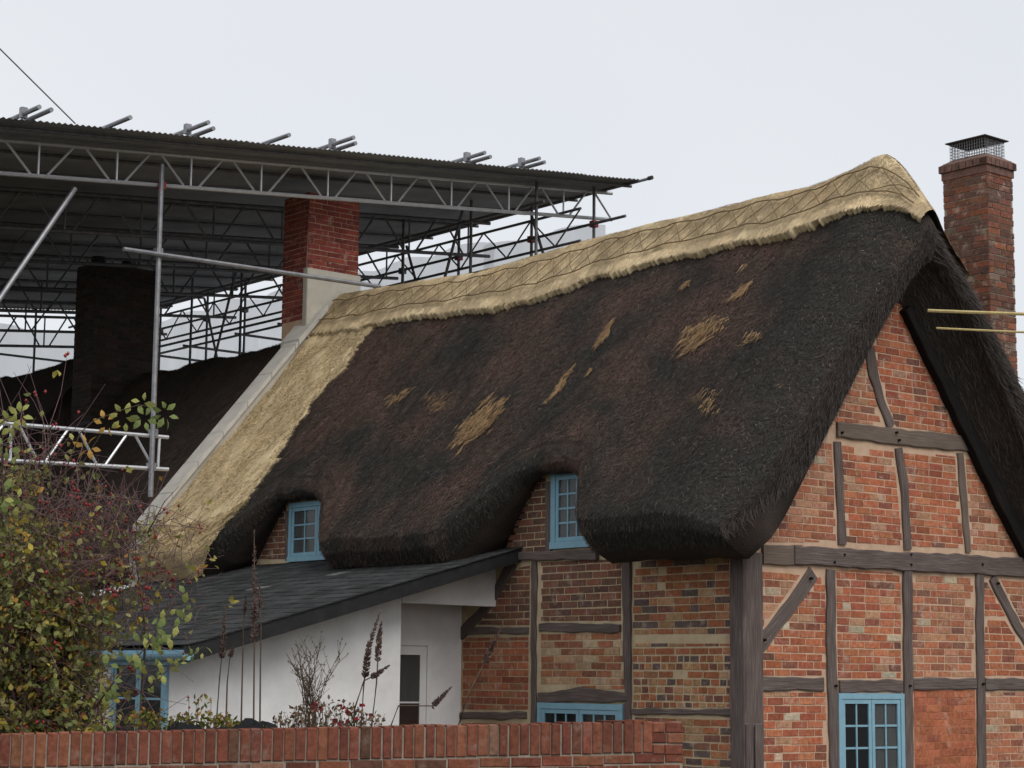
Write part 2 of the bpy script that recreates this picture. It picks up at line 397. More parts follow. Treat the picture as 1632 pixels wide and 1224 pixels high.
def timber(name, fr, pts, widths, parent, mat='wood', proud=.025, jag=.010, back=-.03, step=.07, px=True, label=None):
    """a hewn timber on a wall plane along a centre line; pts in pixels (px) or (u,v), widths in metres"""
    P = [fr.uv(*p) if px else np.asarray(p, float) for p in pts]
    if not hasattr(widths, '__len__'): widths = [widths]*len(P)
    cum = [0]
    for i in range(1, len(P)): cum.append(cum[-1]+np.linalg.norm(P[i]-P[i-1]))
    n = max(2, int(cum[-1]/step)+1); cs = []; ws = []; ss = np.linspace(0, cum[-1], n)
    for s_ in ss:
        cs.append(np.array([np.interp(s_, cum, [p[0] for p in P]), np.interp(s_, cum, [p[1] for p in P])])); ws.append(np.interp(s_, cum, widths))
    sd_ = random.random()*100; mb = MB(); vs = []; gr = []; fs = []
    for i, c in enumerate(cs):
        d = cs[min(i+1, n-1)]-cs[max(i-1, 0)]; d /= np.linalg.norm(d); nr = np.array([-d[1], d[0]])
        wl = ws[i]/2+(mnoise.noise((ss[i]*5, sd_, 0)))*jag*2; wr = ws[i]/2+(mnoise.noise((ss[i]*5, sd_+9, 0)))*jag*2
        pr = proud+mnoise.noise((ss[i]*3, sd_+4, 0))*.006
        prof = [(-wl, back), (-wl, pr-.008), (-wl+.010, pr), (wr-.010, pr), (wr, pr-.008), (wr, back)]
        for q, nn in prof: vs.append(fr.pt(*(c+nr*q), nn)); gr.append((ss[i]+sd_, q+nn+sd_, 0))
    k = 6
    for i in range(n-1):
        for j in range(k):
            a, b = i*k+j, i*k+(j+1) % k; fs.append((a, b, b+k, a+k))
    fs.append(tuple(range(k))); fs.append(tuple((n-1)*k+j for j in range(k)))
    mb.add(vs, fs, None, gr)
    o = mb.build(name, mat, parent)
    if label: o['label'] = label
    return o

# ================================================================== GROUND
gm = MB(); G = 14
xs = [-900, -120, -40, -20, -10, -5, 0, 5, 10, 20, 40, 120, 900]; ys = [-400, -60, -20, -5, 3, 8, 12, 16, 20, 26, 34, 50, 120, 1500]
gm.add([(x, y, -.02+.03*mnoise.noise((x*.2, y*.2, 0))) for y in ys for x in xs], [(j*13+i, j*13+i+1, (j+1)*13+i+1, (j+1)*13+i) for j in range(len(ys)-1) for i in range(12)])
tag(gm.build('ground', 'grass', smooth=True), 'rough grassy ground under the cottages', None, kind='structure')

# ================================================================== COTTAGE
cot = thing('thatched_cottage', W(2.3, 5, 0), 'timber framed red brick cottage with dark thatch and new straw ridge', 'cottage')
core = MB()
def wall_prism(mb, fr, poly, n0, n1):
    k = len(poly); vs = [fr.pt(*p, n0) for p in poly]+[fr.pt(*p, n1) for p in poly]
    mb.add(vs, [tuple(range(k))[::-1], tuple(range(k, 2*k))]+[(i, (i+1) % k, k+(i+1) % k, k+i) for i in range(k)])
g_poly = [(.0, -.1), (4.6, -.1), (4.6, 3.3), (2.3, 6.12), (.0, 3.3)]
wall_prism(core, GAB, g_poly, -.25, 0); gable = core.build('gable_wall', 'mortar_gable', cot)
core = MB(); wall_prism(core, FRO, [(.002, -.1), (9.85, -.1), (9.85, 3.5), (8.45, 3.55), (7.8, 4.42), (6.0, 4.42), (5.9, 3.5), (3.5, 3.5), (2.9, 4.42), (1.6, 4.42), (1.5, 3.5), (.002, 3.5)], -.25, -.002)
front = core.build('front_wall', 'mortar_front', cot)
core = MB(); core.box(W(4.35, .26, -.1), .248*A, 9.5*B, 3.4*Z); core.build('back_wall', 'mortar_gable', cot)

def gp(*pts): return [GAB.uv(*p) for p in pts]
def fp(*pts): return [FRO.uv(*p) for p in pts]
# brick panels of the gable (corners in picture coordinates, dropped on the wall plane)
GP = [
 (gp((1213, 903), (1279, 915), (1209, 1012)), 'gable_pale', 0),
 (gp((1306, 914), (1316, 912), (1318, 1079), (1212, 1079), (1210, 1042)), 'gable', 0),
 (gp((1331, 904), (1437, 911), (1437, 1083), (1334, 1083)), 'gable', .004),
 (gp((1453, 913), (1552, 918), (1554, 1081), (1453, 1081)), 'gable_pale', .004),
 (gp((1210, 1101), (1317, 1101), (1322, 1440), (1222, 1440)), 'gable', 0),
 (gp((1456, 1100), (1554, 1100), (1560, 1440), (1460, 1440)), 'red', 0),
 (gp((1568, 1101), (1655, 1101), (1660, 1440), (1577, 1440)), 'gable_pale', 0),
 (gp((1206, 866), (1300, 703), (1327, 703), (1334, 867)), 'gable_pale', 0),
 (gp((1340, 706), (1425, 716), (1440, 872), (1347, 866)), 'gable', 0),
 (gp((1438, 717), (1523, 725), (1537, 876), (1452, 873)), 'gable', 0),
 (gp((1537, 727), (1548, 722), (1635, 884), (1547, 878)), 'gable_pale', 0),
 (gp((1360, 560), (1380, 560), (1394, 624), (1409, 680), (1300, 672)), 'gable_pale', 0),
 (gp((1434, 460), (1548, 697), (1427, 682), (1405, 618), (1388, 545)), 'gable', 0),
 (gp((1567, 922), (1573, 924), (1605, 984), (1568, 984)), 'gable', 0), (gp((1568, 984), (1605, 984), (1632, 1034), (1655, 1070), (1655, 1080), (1568, 1079)), 'gable', 0),
 (gp((1590, 921), (1655, 924), (1655, 1050), (1632, 1003), (1609, 962)), 'gable_pale', 0),
]
for i, (pl, pal, tl) in enumerate(GP):
    red = pal == 'red'
    fill_bricks('gable', GAB, pl, pal, tl, seed=100+i, margin=.016 if not red else .008, joint=.012 if not red else .006, proud=.004 if not red else .003, skip=.012 if not red else 0, header=.05)
tb0 = None
rp = MB(); prism(rp, GAB, GP[5][0], -.004, .001, .002); rp.build('infill_panel', 'mortar_red', gable)
# brick panels of the front wall
FP = [
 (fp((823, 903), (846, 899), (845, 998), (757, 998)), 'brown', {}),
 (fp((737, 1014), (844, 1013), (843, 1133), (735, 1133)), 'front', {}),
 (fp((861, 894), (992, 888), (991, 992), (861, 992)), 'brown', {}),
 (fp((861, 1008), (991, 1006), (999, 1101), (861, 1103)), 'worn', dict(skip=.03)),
 (fp((1009, 880), (1163, 878), (1166, 1013), (1007, 1013)), 'mixed', dict(header=.2, skip=.02)),
 (fp((1007, 1023), (1166, 1023), (1168, 1130), (1008, 1130)), 'mixed', dict(half=True, skip=.03, joint=.018)),
 (fp((1010, 1140), (1171, 1140), (1174, 1440), (1012, 1440)), 'mixed', dict(header=.2, joint=.016)),
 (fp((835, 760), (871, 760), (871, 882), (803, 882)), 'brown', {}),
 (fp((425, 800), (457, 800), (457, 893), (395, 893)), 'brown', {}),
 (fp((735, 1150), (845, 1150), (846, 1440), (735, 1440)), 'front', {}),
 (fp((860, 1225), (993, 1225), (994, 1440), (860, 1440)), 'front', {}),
]
for i, (pl, pal, kw) in enumerate(FP):
    kw = dict(dict(margin=.016, joint=.0125, proud=.004), **kw); fill_bricks('front', FRO, pl, pal, seed=200+i, **kw)

# timber frame
tb = lambda fr, pts, w_, **k: timber('timber', fr, pts, w_, cot, **k)
tb(GAB, [(1213, 884), (1276, 885)], .19, mat='wood_pale', proud=.035)
tb(GAB, [(1262, 884), (1340, 889), (1632, 905), (1660, 907)], [.17, .18, .20, .20], proud=.045)
tb(GAB, [(1332, 685), (1437, 697), (1548, 708)], [.165, .165, .165], mat='wood_pale', proud=.03)
tb(GAB, [(1209, 1090), (1311, 1090)], .125)
tb(GAB, [(1336, 1094), (1436, 1093)], .12)
tb(GAB, [(1453, 1090), (1554, 1090)], .115)
tb(GAB, [(1568, 1090), (1660, 1091)], .13)
tb(GAB, [(1323, 908), (1322, 1000), (1326, 1120), (1329, 1224), (1335, 1440)], [.12, .125, .13, .13, .13], proud=.03)
tb(GAB, [(1444, 908), (1445, 1000), (1446, 1224), (1452, 1440)], [.125, .13, .14, .14], proud=.035)
tb(GAB, [(1560, 914), (1560, 1000), (1562, 1120), (1563, 1224), (1568, 1440)], [.12, .125, .13, .14, .14], proud=.03)
tb(GAB, [(1295, 913), (1255, 972), (1207, 1031)], [.16, .15, .15], proud=.022)
tb(GAB, [(1580, 920), (1606, 972), (1634, 1020), (1660, 1058)], [.12, .12, .13, .13], proud=.022)
tb(GAB, [(1333, 704), (1337, 780), (1341, 868)], [.09, .11, .115])
tb(GAB, [(1431, 714), (1440, 780), (1446, 876)], [.10, .115, .11])
tb(GAB, [(1529, 722), (1534, 790), (1542, 880)], [.10, .10, .09], mat='wood_pale')
tb(GAB, [(1384, 553), (1390, 596), (1401, 634), (1419, 680)], [.15, .14, .12, .14])
# corner post: one squared trunk turning the corner
cpb = MB(); gr = []; vs = []; fs = []; zz = np.linspace(-.05, 3.42, 40)
for i, z in enumerate(zz):
    w1 = .215+.016*mnoise.noise((z*2.2, 1, 0)); w2 = .165+.02*mnoise.noise((z*2.2, 5, 0))-.02*max(0, (z-3))
    lean = .012*(3-z)*.5
    for (a, b) in ((-.03, -.032), (-.018, -.042), (w1-.01, -.04), (w1, -.03), (w1, .02), (.02, w2), (-.03, w2), (-.042, w2-.012), (-.042, -.02)):
        vs.append(W(a, b, z)); gr.append((z, a*1.3+b*.9+3, 0))
for i in range(39):
    for j in range(9): fs.append((i*9+j, i*9+(j+1) % 9, (i+1)*9+(j+1) % 9, (i+1)*9+j))
fs += [tuple(range(9))[::-1], tuple(39*9+j for j in range(9))]
cpb.add(vs, fs, None, gr); cpb.build('corner_post', 'wood', cot)
tb(FRO, [(955, 884), (818, 887)], [.11, .085], proud=.05)
tb(FRO, [(853, 895), (852, 1000), (852, 1158), (852, 1440)], [.075, .08, .075, .08], proud=.025)
tb(FRO, [(1000, 893), (1001, 1000), (1002, 1096), (1002, 1150), (1003, 1440)], [.12, .11, .09, .10, .11], proud=.03)
tb(FRO, [(748, 1005), (843, 1005)], .075); tb(FRO, [(861, 1000), (990, 1001)], .085)
tb(FRO, [(861, 1112), (930, 1108), (1003, 1112)], [.10, .15, .09], proud=.035)
tb(FRO, [(735, 1141), (840, 1140)], .08); tb(FRO, [(1009, 1134), (1168, 1135)], .06)
tb(FRO, [(818, 896), (797, 935), (770, 975), (734, 1012)], [.15, .13, .12, .13], mat='wood', proud=.022)
tb(FRO, [(876, 768), (876, 882)], .09, mat='wood', proud=.03)
tb(FRO, [(459, 815), (459, 894)], .06, mat='wood', proud=.03)
# pale bolt end of the dormer rail
mb = MB(); p = FRO.uv(812, 888); mb.tube([FRO.pt(*p, -.02), FRO.pt(*p, .14)], .045, 10); mb.build('timber_end', 'wood_pale', cot)
# raking rafters along the gable, under the thatch
tb(GAB, [(1437, 492), (1477, 572), (1546, 712), (1600, 822), (1650, 915)], [.10, .14, .17, .18, .18], mat='wood_black', proud=.10)

tb(GAB, [(1513, 600), (1560, 690), (1632, 834)], .02, mat='wood_pale', proud=.16, jag=.001, back=.09)
for (x, y) in ((1446, 884), (1446, 900), (1560, 900), (1324, 896), (1445, 1093), (1562, 1090), (1327, 1093), (1424, 690), (1428, 702), (1337, 690), (1340, 884), (1288, 922), (1214, 1020), (1586, 930)):
    mb = MB(); p = GAB.uv(x, y); mb.tube([GAB.pt(*p, 0), GAB.pt(*p, .058)], .013, 7); mb.build('peg', 'wood_black', cot)
def window(fr, x0, x1, y0, y1, ncas, cols, rows, parent, wname='window', px=True, mat='blue', back='dark_room', fw=.055, proud=.035, label=None, left_back=None):
    p0, p1 = fr.uv(x0, y1), fr.uv(x1, y0)
    if px: q0, q1 = fr.uv(x0, y0), fr.uv(x1, y1); u0_, u1_ = sorted(((p0[0]+q0[0])/2, (p1[0]+q1[0])/2)); v0_, v1_ = (p0[1]+q1[1])/2, (p1[1]+q0[1])/2
    def slab(mb, a, b, c, d, n0, n1): wall_prism(mb, fr, [(a, c), (b, c), (b, d), (a, d)], n0, n1)
    mb = MB()
    slab(mb, u0_, u1_, v1_-fw, v1_, -.02, proud); slab(mb, u0_, u1_, v0_, v0_+fw, -.02, proud+.012)
    slab(mb, u0_, u0_+fw, v0_+fw, v1_-fw, -.02, proud-.002); slab(mb, u1_-fw, u1_, v0_+fw, v1_-fw, -.02, proud-.002)
    wn = mb.build(wname, mat, parent)
    if label: wn['label'] = label
    cw = (u1_-u0_-2*fw+.0)/ncas
    for c in range(ncas):
        a = u0_+fw+c*cw+.004; b = a+cw-.008; lo, hi = v0_+fw+.004, v1_-fw-.004; s = .042
        mb = MB(); slab(mb, a, b, hi-s, hi, .004, proud-.008); slab(mb, a, b, lo, lo+s, .004, proud-.008); slab(mb, a, a+s, lo+s, hi-s, .004, proud-.01); slab(mb, b-s, b, lo+s, hi-s, .004, proud-.01)
        mb.build('casement', mat, wn)
        ia, ib, il, ih = a+s, b-s, lo+s, hi-s
        for k in range(1, cols):
            u = lerp(ia, ib, k/cols); mb = MB(); slab(mb, u-.010, u+.010, il, ih, .008, proud-.016); mb.build('glazing_bar', mat, wn)
        for k in range(1, rows):
            v = lerp(il, ih, k/rows); mb = MB(); slab(mb, ia, ib, v-.010, v+.010, .008, proud-.018); mb.build('glazing_bar', mat, wn)
        for i in range(cols):
            for j in range(rows):
                ua, ub = lerp(ia, ib, i/cols), lerp(ia, ib, (i+1)/cols); va, vb = lerp(il, ih, j/rows), lerp(il, ih, (j+1)/rows)
                t = random.uniform(-.0015, .0015)
                mb = MB(); mb.add([fr.pt(ua, va, .011+t), fr.pt(ub, va, .011-t), fr.pt(ub, vb, .0115-t), fr.pt(ua, vb, .0115+t), fr.pt(ua, va, .008), fr.pt(ub, va, .008), fr.pt(ub, vb, .008), fr.pt(ua, vb, .008)],
                                   [(0, 1, 2, 3), (7, 6, 5, 4), (0, 4, 5, 1), (1, 5, 6, 2), (2, 6, 7, 3), (3, 7, 4, 0)]); mb.build('pane', 'glass', wn)
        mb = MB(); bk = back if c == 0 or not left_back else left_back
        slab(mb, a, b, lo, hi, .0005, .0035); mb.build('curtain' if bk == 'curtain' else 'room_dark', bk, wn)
    return wn
window(GAB, 1334, 1439, 1105, 1315, 2, 2, 5, cot, left_back='curtain', label='pale blue two-casement window in the gable')
window(FRO, 859, 995, 1121, 1290, 2, 3, 4, cot, fw=.06, label='pale blue window behind the garden wall')
window(FRO, 881, 962, 745, 873, 1, 4, 4, cot, fw=.07, back='curtain', label='pale blue dormer window under the thatch by the gable')
window(FRO, 463, 555, 798, 893, 2, 2, 3, cot, fw=.06, back='curtain', label='pale blue dormer window above the slate lean-to')

# ------------------------------------------------------------------ thatch
S3 = 2.86                                                      # horizontal run of the slope before the rounded eave
rb = np.array([-.6, .12, 1.08, 2.2, 4.5, 6.9, 10.0, 12]); rz = np.array([.12, .11, .0, .01, -.01, -.09, .06, .06])
def notch(b):
    n = np.zeros_like(b)
    n = np.maximum(n, np.interp(b, [1.36, 1.48, 1.97, 2.25, 2.75, 2.95, 3.45, 3.75], [0, .1, .86, 1, 1, .9, .28, 0]))
    n = np.maximum(n, np.interp(b, [5.76, 5.90, 6.45, 6.8, 7.6, 7.8, 8.35, 8.7], [0, .12, .8, 1, 1, .86, .25, 0]))
    return n
LIP = np.array([(S3, 0.), (2.98, -.14), (3.09, -.27), (3.15, -.375), (3.12, -.51), (2.98, -.67), (2.74, -.775)])  # (run, drop below slope end)
SN = 2.44                                                      # run of the slope above a dormer, where the thatch is cut back
LIPN = np.array([(SN, .491), (2.50, .42), (2.535, .37), (2.54, .32), (2.51, .27), (2.45, .235), (2.38, .22)])
def roof(b, t, side=-1):
    """outer thatch surface. t in 0..1 slope from the ridge, 1..2 round the eave lip; side -1 front, +1 back. returns (a,z)"""
    b = np.asarray(b, float); t = np.asarray(t, float)
    run = S3-(S3-SN)*notch(b) if side < 0 else S3
    x = np.clip(t, 0, 1)*run
    z = ZR+.10-SL*np.sqrt(x*x+.0075)
    sag = np.interp(b, rb, rz); z = z+sag*np.clip(1-x/S3, 0, 1)
    zend = ZR+.0985-SL*S3
    k = np.clip(t-1, 0, 1)*6
    lx = np.interp(k, range(7), LIP[:, 0]); lz = zend+np.interp(k, range(7), LIP[:, 1])
    if side < 0:
        n = notch(b); nx = np.interp(k, range(7), LIPN[:, 0]); nz_ = zend+np.interp(k, range(7), LIPN[:, 1])
        lx = lerp(lx, nx, n); lz = lerp(lz, nz_, n)
        z = z+n*.05*np.clip(t, 0, 1)**3
    xx = np.where(t > 1, lx, x); zz_ = np.where(t > 1, lz, z)
    # rounded nose at the gable end
    g = np.clip((.22-b)/.64, 0, 1.15)**1.7
    ins = g*(.32+.24*np.exp(-(xx/.55)**2))*np.where(t > 1, np.clip(1-(t-1)*1.2, 0, 1), 1)
    xx = xx-ins*.35*np.clip(xx/.5, 0, 1); zz_ = zz_-ins
    return AR+side*xx, zz_
def disp(b, t, side):
    t = np.where(t > 1, 1+(t-1)*.18, t); return fbm(b*1.7, t*5.2+side*7, 3)*.045+fbm(b*8, t*22, 9)*.016
def roof_inner(b, t, side=-1):
    b = np.asarray(b, float); t = np.asarray(t, float)
    fl = .44*np.clip((.05-b)/.42, 0, 1)**.8
    x = np.clip(t/2, 0, 1)*2.24; h = fl/.44; z = 6.16+fl+h*(.295-.13+.13)-lerp(1.22, 1.40, h)*np.sqrt(x*x+.012+.08*h)
    if side < 0:
        n = notch(b); z = z+n*1.08*np.clip(t/2, 0, 1)**4
    z = z-.0*t; return AR+side*x, z
bst = np.unique(np.round(np.concatenate([np.linspace(-.46, .5, 26), np.arange(.5, 9.88, .06), np.arange(1.4, 3.8, .03), np.arange(5.8, 8.8, .03), [9.88]]), 3))
tst = np.concatenate([np.linspace(0, 1, 64), np.linspace(1, 2, 16)[1:]])
def to_world(a, b, z): return O[None, :]+a.ravel()[:, None]*A+b.ravel()[:, None]*B+z.ravel()[:, None]*Z
side_t = np.concatenate([tst[::-1], tst[1:]]); side_s = np.concatenate([-np.ones(len(tst)), np.ones(len(tst)-1)])
def grid_faces(nr, nc, off=0):
    i, j = np.meshgrid(np.arange(nr-1), np.arange(nc-1), indexing='ij'); a = (i*nc+j).ravel()+off
    return np.stack([a, a+1, a+nc+1, a+nc], 1)
def roof_grid(fn, b, ts, ss):
    Bg, Tg = np.meshgrid(b, ts, indexing='ij'); af, zf = fn(Bg, Tg, -1); ab, zb = fn(Bg, Tg, 1)
    neg = (ss < 0)[None, :]; return np.where(neg, af, ab), Bg, np.where(neg, zf, zb), Tg
ao, bo_, zo, to = roof_grid(roof, bst, side_t, side_s)
ai, bi_, zi, ti = roof_grid(roof_inner, bst, side_t, side_s)
nb_, ntt = ao.shape
dn = disp(bo_, to, side_s[None, :])
zo2 = zo+dn; ao2 = ao+side_s[None, :]*dn*.7
endk = np.clip((-.36-bo_)/.06, 0, 1)
Vo = to_world(ao2, bo_, zo2); Vi = to_world(ai, bi_, zi)
nv = len(Vo); fo = grid_faces(nb_, ntt); fi = grid_faces(nb_, ntt, nv)[:, ::-1]
idx = np.arange(ntt-1); mid = Vo[:ntt]*.5+Vi[:ntt]*.5-B[None, :]*.06
Vm = np.concatenate([Vo, Vi, mid]); mo = 2*nv
cap1 = np.stack([idx, mo+idx, mo+idx+1, idx+1], 1); cap2 = np.stack([mo+idx, nv+idx, nv+idx+1, mo+idx+1], 1)
last = (nb_-1)*ntt; cap3 = np.stack([last+idx, last+idx+1, nv+last+idx+1, nv+last+idx], 1)
jb = np.arange(nb_-1)*ntt
lip1 = np.stack([jb, jb+ntt, nv+jb+ntt, nv+jb], 1); e_ = ntt-1; lip2 = np.stack([jb+e_, nv+jb+e_, nv+jb+ntt+e_, jb+ntt+e_], 1)
Ft = np.concatenate([fo, fi, cap1, cap2, cap3, lip1, lip2])
grn = np.concatenate([np.stack([(to*4.4).ravel(), bo_.ravel(), 0*bo_.ravel()], 1)]*2+[np.stack([side_t*4, np.zeros(ntt), np.zeros(ntt)], 1)])
thatch = arr_mesh('thatch', Vm, Ft, 'thatch_old', cot, grain=grn, smooth=True)

def cap_lift(b, t): return (.10*np.clip((b+.30)/.35, 0, 1)+.07*np.exp(-np.abs(b-.13)/.22))*np.exp(-(np.abs(t)*S3/.22)**2)
def surf(b, t, off=0., cap=False):                                        # point, normal and downhill tangent on the front (t>0) or back (t<0)
    b = np.asarray(b, float); t = np.asarray(t, float); s = np.where(t < 0, 1, -1); ta = np.abs(t)
    def P(bb, tt):
        a1, z1 = roof(bb, tt, -1); a2, z2 = roof(bb, tt, 1)
        a_ = np.where(s < 0, a1, a2); z_ = np.where(s < 0, z1, z2); dd = disp(bb, tt, s)*(.35 if cap else 1); a_ = a_+s*dd*.7; z_ = z_+dd; return to_world(a_, np.broadcast_to(bb, a_.shape), z_)
    p = P(b, ta); e = .01
    tt = P(b, ta+e)-P(b, np.maximum(ta-e, 0)); tt /= np.linalg.norm(tt, axis=1)[:, None]+1e-9
    tb_ = P(b+e, ta)-P(b-e, ta); nrm = np.cross(tt, tb_); nrm *= np.where(nrm@Z+0.0001*0 < 0, 1, 1)[:, None]
    out_ = np.stack([s*A[0], s*A[1], np.full(len(s), .6)], 1); nrm *= np.sign((nrm*out_).sum(1))[:, None]
    nrm /= np.linalg.norm(nrm, axis=1)[:, None]+1e-9
    if cap: p = p+cap_lift(b, t)[:, None]*Z
    return p+nrm*off if np.isscalar(off) else p+nrm*off[:, None], nrm, tt
def straws(name, parent, b, t, cols, L, wd, off=0., lift=.22, spread=.35, dirfn=None, kind='stuff', mat='straw', cap=False):
    p, nrm, tg = surf(b, t, off, cap); n = len(b)
    sd_ = np.cross(nrm, tg); d = tg+rng.normal(0, spread, n)[:, None]*sd_+(lift*np.abs(rng.normal(.6, .6, n)))[:, None]*nrm
    if dirfn is not None: d = d+dirfn(b, t)[:, None]*sd_
    d /= np.linalg.norm(d, axis=1)[:, None]
    sd2 = np.cross(d, nrm); sd2 /= np.linalg.norm(sd2, axis=1)[:, None]+1e-9
    LL = L*rng.uniform(.5, 1.4, n)[:, None]; ww = wd*rng.uniform(.6, 1.3, n)[:, None]
    V = np.stack([p-sd2*ww/2-d*LL*.3, p+sd2*ww/2-d*LL*.3, p+d*LL*.7], 1).reshape(-1, 3)
    Fq = np.arange(3*n).reshape(n, 3); o = arr_mesh(name, V, Fq, mat, parent, col=np.repeat(cols, 3, 0)); o['kind'] = kind; return o

# pixel outlines laid on the slope -> (b, t)
def bt(x, y): h = ps(x, y); return h[1], (AR-h[0])/S3
# lower edge of the new ridge, edge of the new strip beside the parapet
re_ = np.array(sorted([bt(*p) for p in [(1440, 356), (1420, 352), (1360, 356), (1300, 366), (1200, 393), (1100, 424), (1000, 440), (950, 447), (915, 462), (850, 482), (760, 496), (700, 508), (600, 522)]]))
ve_ = np.array(sorted([bt(*p)[::-1] for p in [(600, 522), (575, 548), (540, 598), (500, 640), (470, 684), (440, 730), (420, 762), (400, 790)]]+[(1.05, pa(366, 838, -.62)[1]), (1.3, pa(350, 868, -.72)[1]), (1.6, pa(338, 900, -.66)[1]), (2.0, pa(332, 920, -.45)[1])]))
re_ = re_[re_[:, 0] > .45]; r1_ = re_[0, 1]
def ridge_t(b): return np.interp(b, np.concatenate([[-.5, -.25, 0, .2], re_[:, 0]]), np.concatenate([[r1_*.22, r1_*.50, r1_*.90, r1_*1.06], re_[:, 1]]))
def verge_b(t): return np.interp(t, ve_[:, 0], ve_[:, 1])
PATCH = [((768, 672), 46, 20, -.78, 1), ((750, 690), 22, 12, -.8, .9), ((963, 536), 24, 6.5, -.95, 1), ((895, 614), 27, 6.5, -.9, 1), ((1122, 530), 34, 17, -.5, .75), ((1105, 553), 26, 10, -.6, .7), ((1180, 467), 19, 8, -.6, .95), ((1095, 455), 9, 6, -.5, .7),
         ((1200, 541), 17, 11, -.4, .3), ((637, 634), 24, 10, -.5, .22), ((700, 640), 22, 18, -.4, .12), ((1130, 640), 20, 26, -.5, .15), ((1187, 428), 7, 5, -.5, .4), ((940, 596), 7, 3, -1.2, .7)]
def old_color(b, t, px_, py_):
    t = np.where(t > 1, 1+(t-1)*.2, t)
    n = len(b); m = fbm(b*1.3, t*6, 21)*.95+.5; k = rng.random(n)
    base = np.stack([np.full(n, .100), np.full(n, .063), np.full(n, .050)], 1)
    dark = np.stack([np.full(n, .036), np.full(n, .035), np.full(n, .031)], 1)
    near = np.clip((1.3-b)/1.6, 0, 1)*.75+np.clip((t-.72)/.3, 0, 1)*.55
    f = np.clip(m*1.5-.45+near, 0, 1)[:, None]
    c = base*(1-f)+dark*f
    c *= rng.uniform(.45, 1.7, n)[:, None]
    pale = k > .975; c[pale] = np.array([.17, .135, .095])*rng.uniform(.5, 1.2, pale.sum())[:, None]
    return c
def scatter_front(n, b0, b1, t0, t1):
    return rng.uniform(b0, b1, n), rng.uniform(t0, t1, n)
def project_many(P):
    q = P-EYE; k = q@F_; return CX+FPX*(q@R_)/k, CY-FPX*(q@U_)/k
b, t = scatter_front(400000, -.45, 9.6, .05, 1.75)
drop = (t > 1) & (rng.random(len(t)) > .28); t = np.where(t > 1.0, 1+(t-1)*1.25, t)
keep = ~drop & (t > ridge_t(b)-.03) & (b < verge_b(np.clip(t, 0, 2))+.06); b, t = b[keep], t[keep]
p, _, _ = surf(b, t); px_, py_ = project_many(p)
c = old_color(b, t, px_, py_)
gold = np.zeros(len(b))
for (cx, cy), rx, ry, an, st in PATCH:
    ca, sa = math.cos(an), math.sin(an); dx, dy = px_-cx, py_-cy; u_, v_ = dx*ca+dy*sa, -dx*sa+dy*ca
    r = np.sqrt((u_/rx)**2+(v_/(ry*.8))**2)+fbm(u_*.05, v_*.30, 33)*1.1
    gold = np.maximum(gold, np.clip((1.15-r)*1.9, 0, 1)*st)
hit = rng.random(len(b)) < gold*.6
gc = np.stack([np.full(len(b), .31), np.full(len(b), .19), np.full(len(b), .10)], 1)*rng.uniform(.45, 1.5, len(b))[:, None]
c = np.where(hit[:, None], gc, c)
straws('straw_ends', thatch, b, t, c, .055, .0075, off=np.where(hit, .028, .012), spread=.7, lift=.28)
# extra gold straws so that the torn patches read as bare straw
b, t = scatter_front(150000, .2, 8.2, .1, 1.0); p, _, _ = surf(b, t); px_, py_ = project_many(p); gold = np.zeros(len(b))
for (cx, cy), rx, ry, an, st in PATCH:
    ca, sa = math.cos(an), math.sin(an); dx, dy = px_-cx, py_-cy; u_, v_ = dx*ca+dy*sa, -dx*sa+dy*ca
    r = np.sqrt((u_/rx)**2+(v_/(ry*.8))**2)+fbm(u_*.05, v_*.30, 33)*1.1
    gold = np.maximum(gold, np.clip((1.10-r)*1.8, 0, 1)*st)
k = rng.random(len(b)) < gold*.5; b, t = b[k], t[k]
c = np.stack([np.full(len(b), .35), np.full(len(b), .225), np.full(len(b), .115)], 1)*rng.uniform(.25, 1.5, len(b))[:, None]
straws('torn_straw_patches', thatch, b, t, c, .15, .008, off=.03, spread=.16)
# stubble on the end nose and round the back ridge
b, t = scatter_front(26000, -.42, 2.5, .05, 1.3); p, nn, tg = surf(b, -t)
c = old_color(b, t, b, t); straws('straw_ends', thatch, b, -t, c, .08, .008, off=.012)

def end_straws():
    n = 30000; t = rng.uniform(.0, 1.7, n); k = rng.random(n); sd = rng.choice([-1, 1], n); b = np.full(n, -.455)
    def pos(t, b, k):
        a1, z1 = roof(b, t, -1); a2, z2 = roof(b, t, 1); i1, y1 = roof_inner(b, t, -1); i2, y2 = roof_inner(b, t, 1)
        ao_, zo_ = np.where(sd < 0, a1, a2), np.where(sd < 0, z1, z2); ai_, zi_ = np.where(sd < 0, i1, i2), np.where(sd < 0, y1, y2)
        return to_world(lerp(ao_, ai_, k), b-.055*np.sin(k*math.pi), lerp(zo_, zi_, k))
    inner = rng.random(n) < .4; b = np.where(inner, rng.uniform(-.45, .0, n), b); k = np.where(inner, .985, k)
    p = pos(t, b, k); d = pos(t+.03, b, k)-p; d /= np.linalg.norm(d, axis=1)[:, None]+1e-9
    nr = np.where(inner[:, None], -Z*.6-B*.4, -B); d = d+rng.normal(0, .25, (n, 3))+nr*np.abs(rng.normal(.1, .12, n))[:, None]
    sdv = np.cross(d, nr); sdv /= np.linalg.norm(sdv, axis=1)[:, None]+1e-9; L = .09*rng.uniform(.5, 1.4, n)[:, None]; p = p+nr*.006
    V = np.stack([p-sdv*.004, p+sdv*.004, p+d*L], 1).reshape(-1, 3); c = np.array([.05, .042, .038])[None]*rng.uniform(.4, 1.9, n)[:, None]
    o = arr_mesh('straw_ends', V, np.arange(3*n).reshape(n, 3), 'straw', thatch, col=np.repeat(c, 3, 0)); o['kind'] = 'stuff'
end_straws()
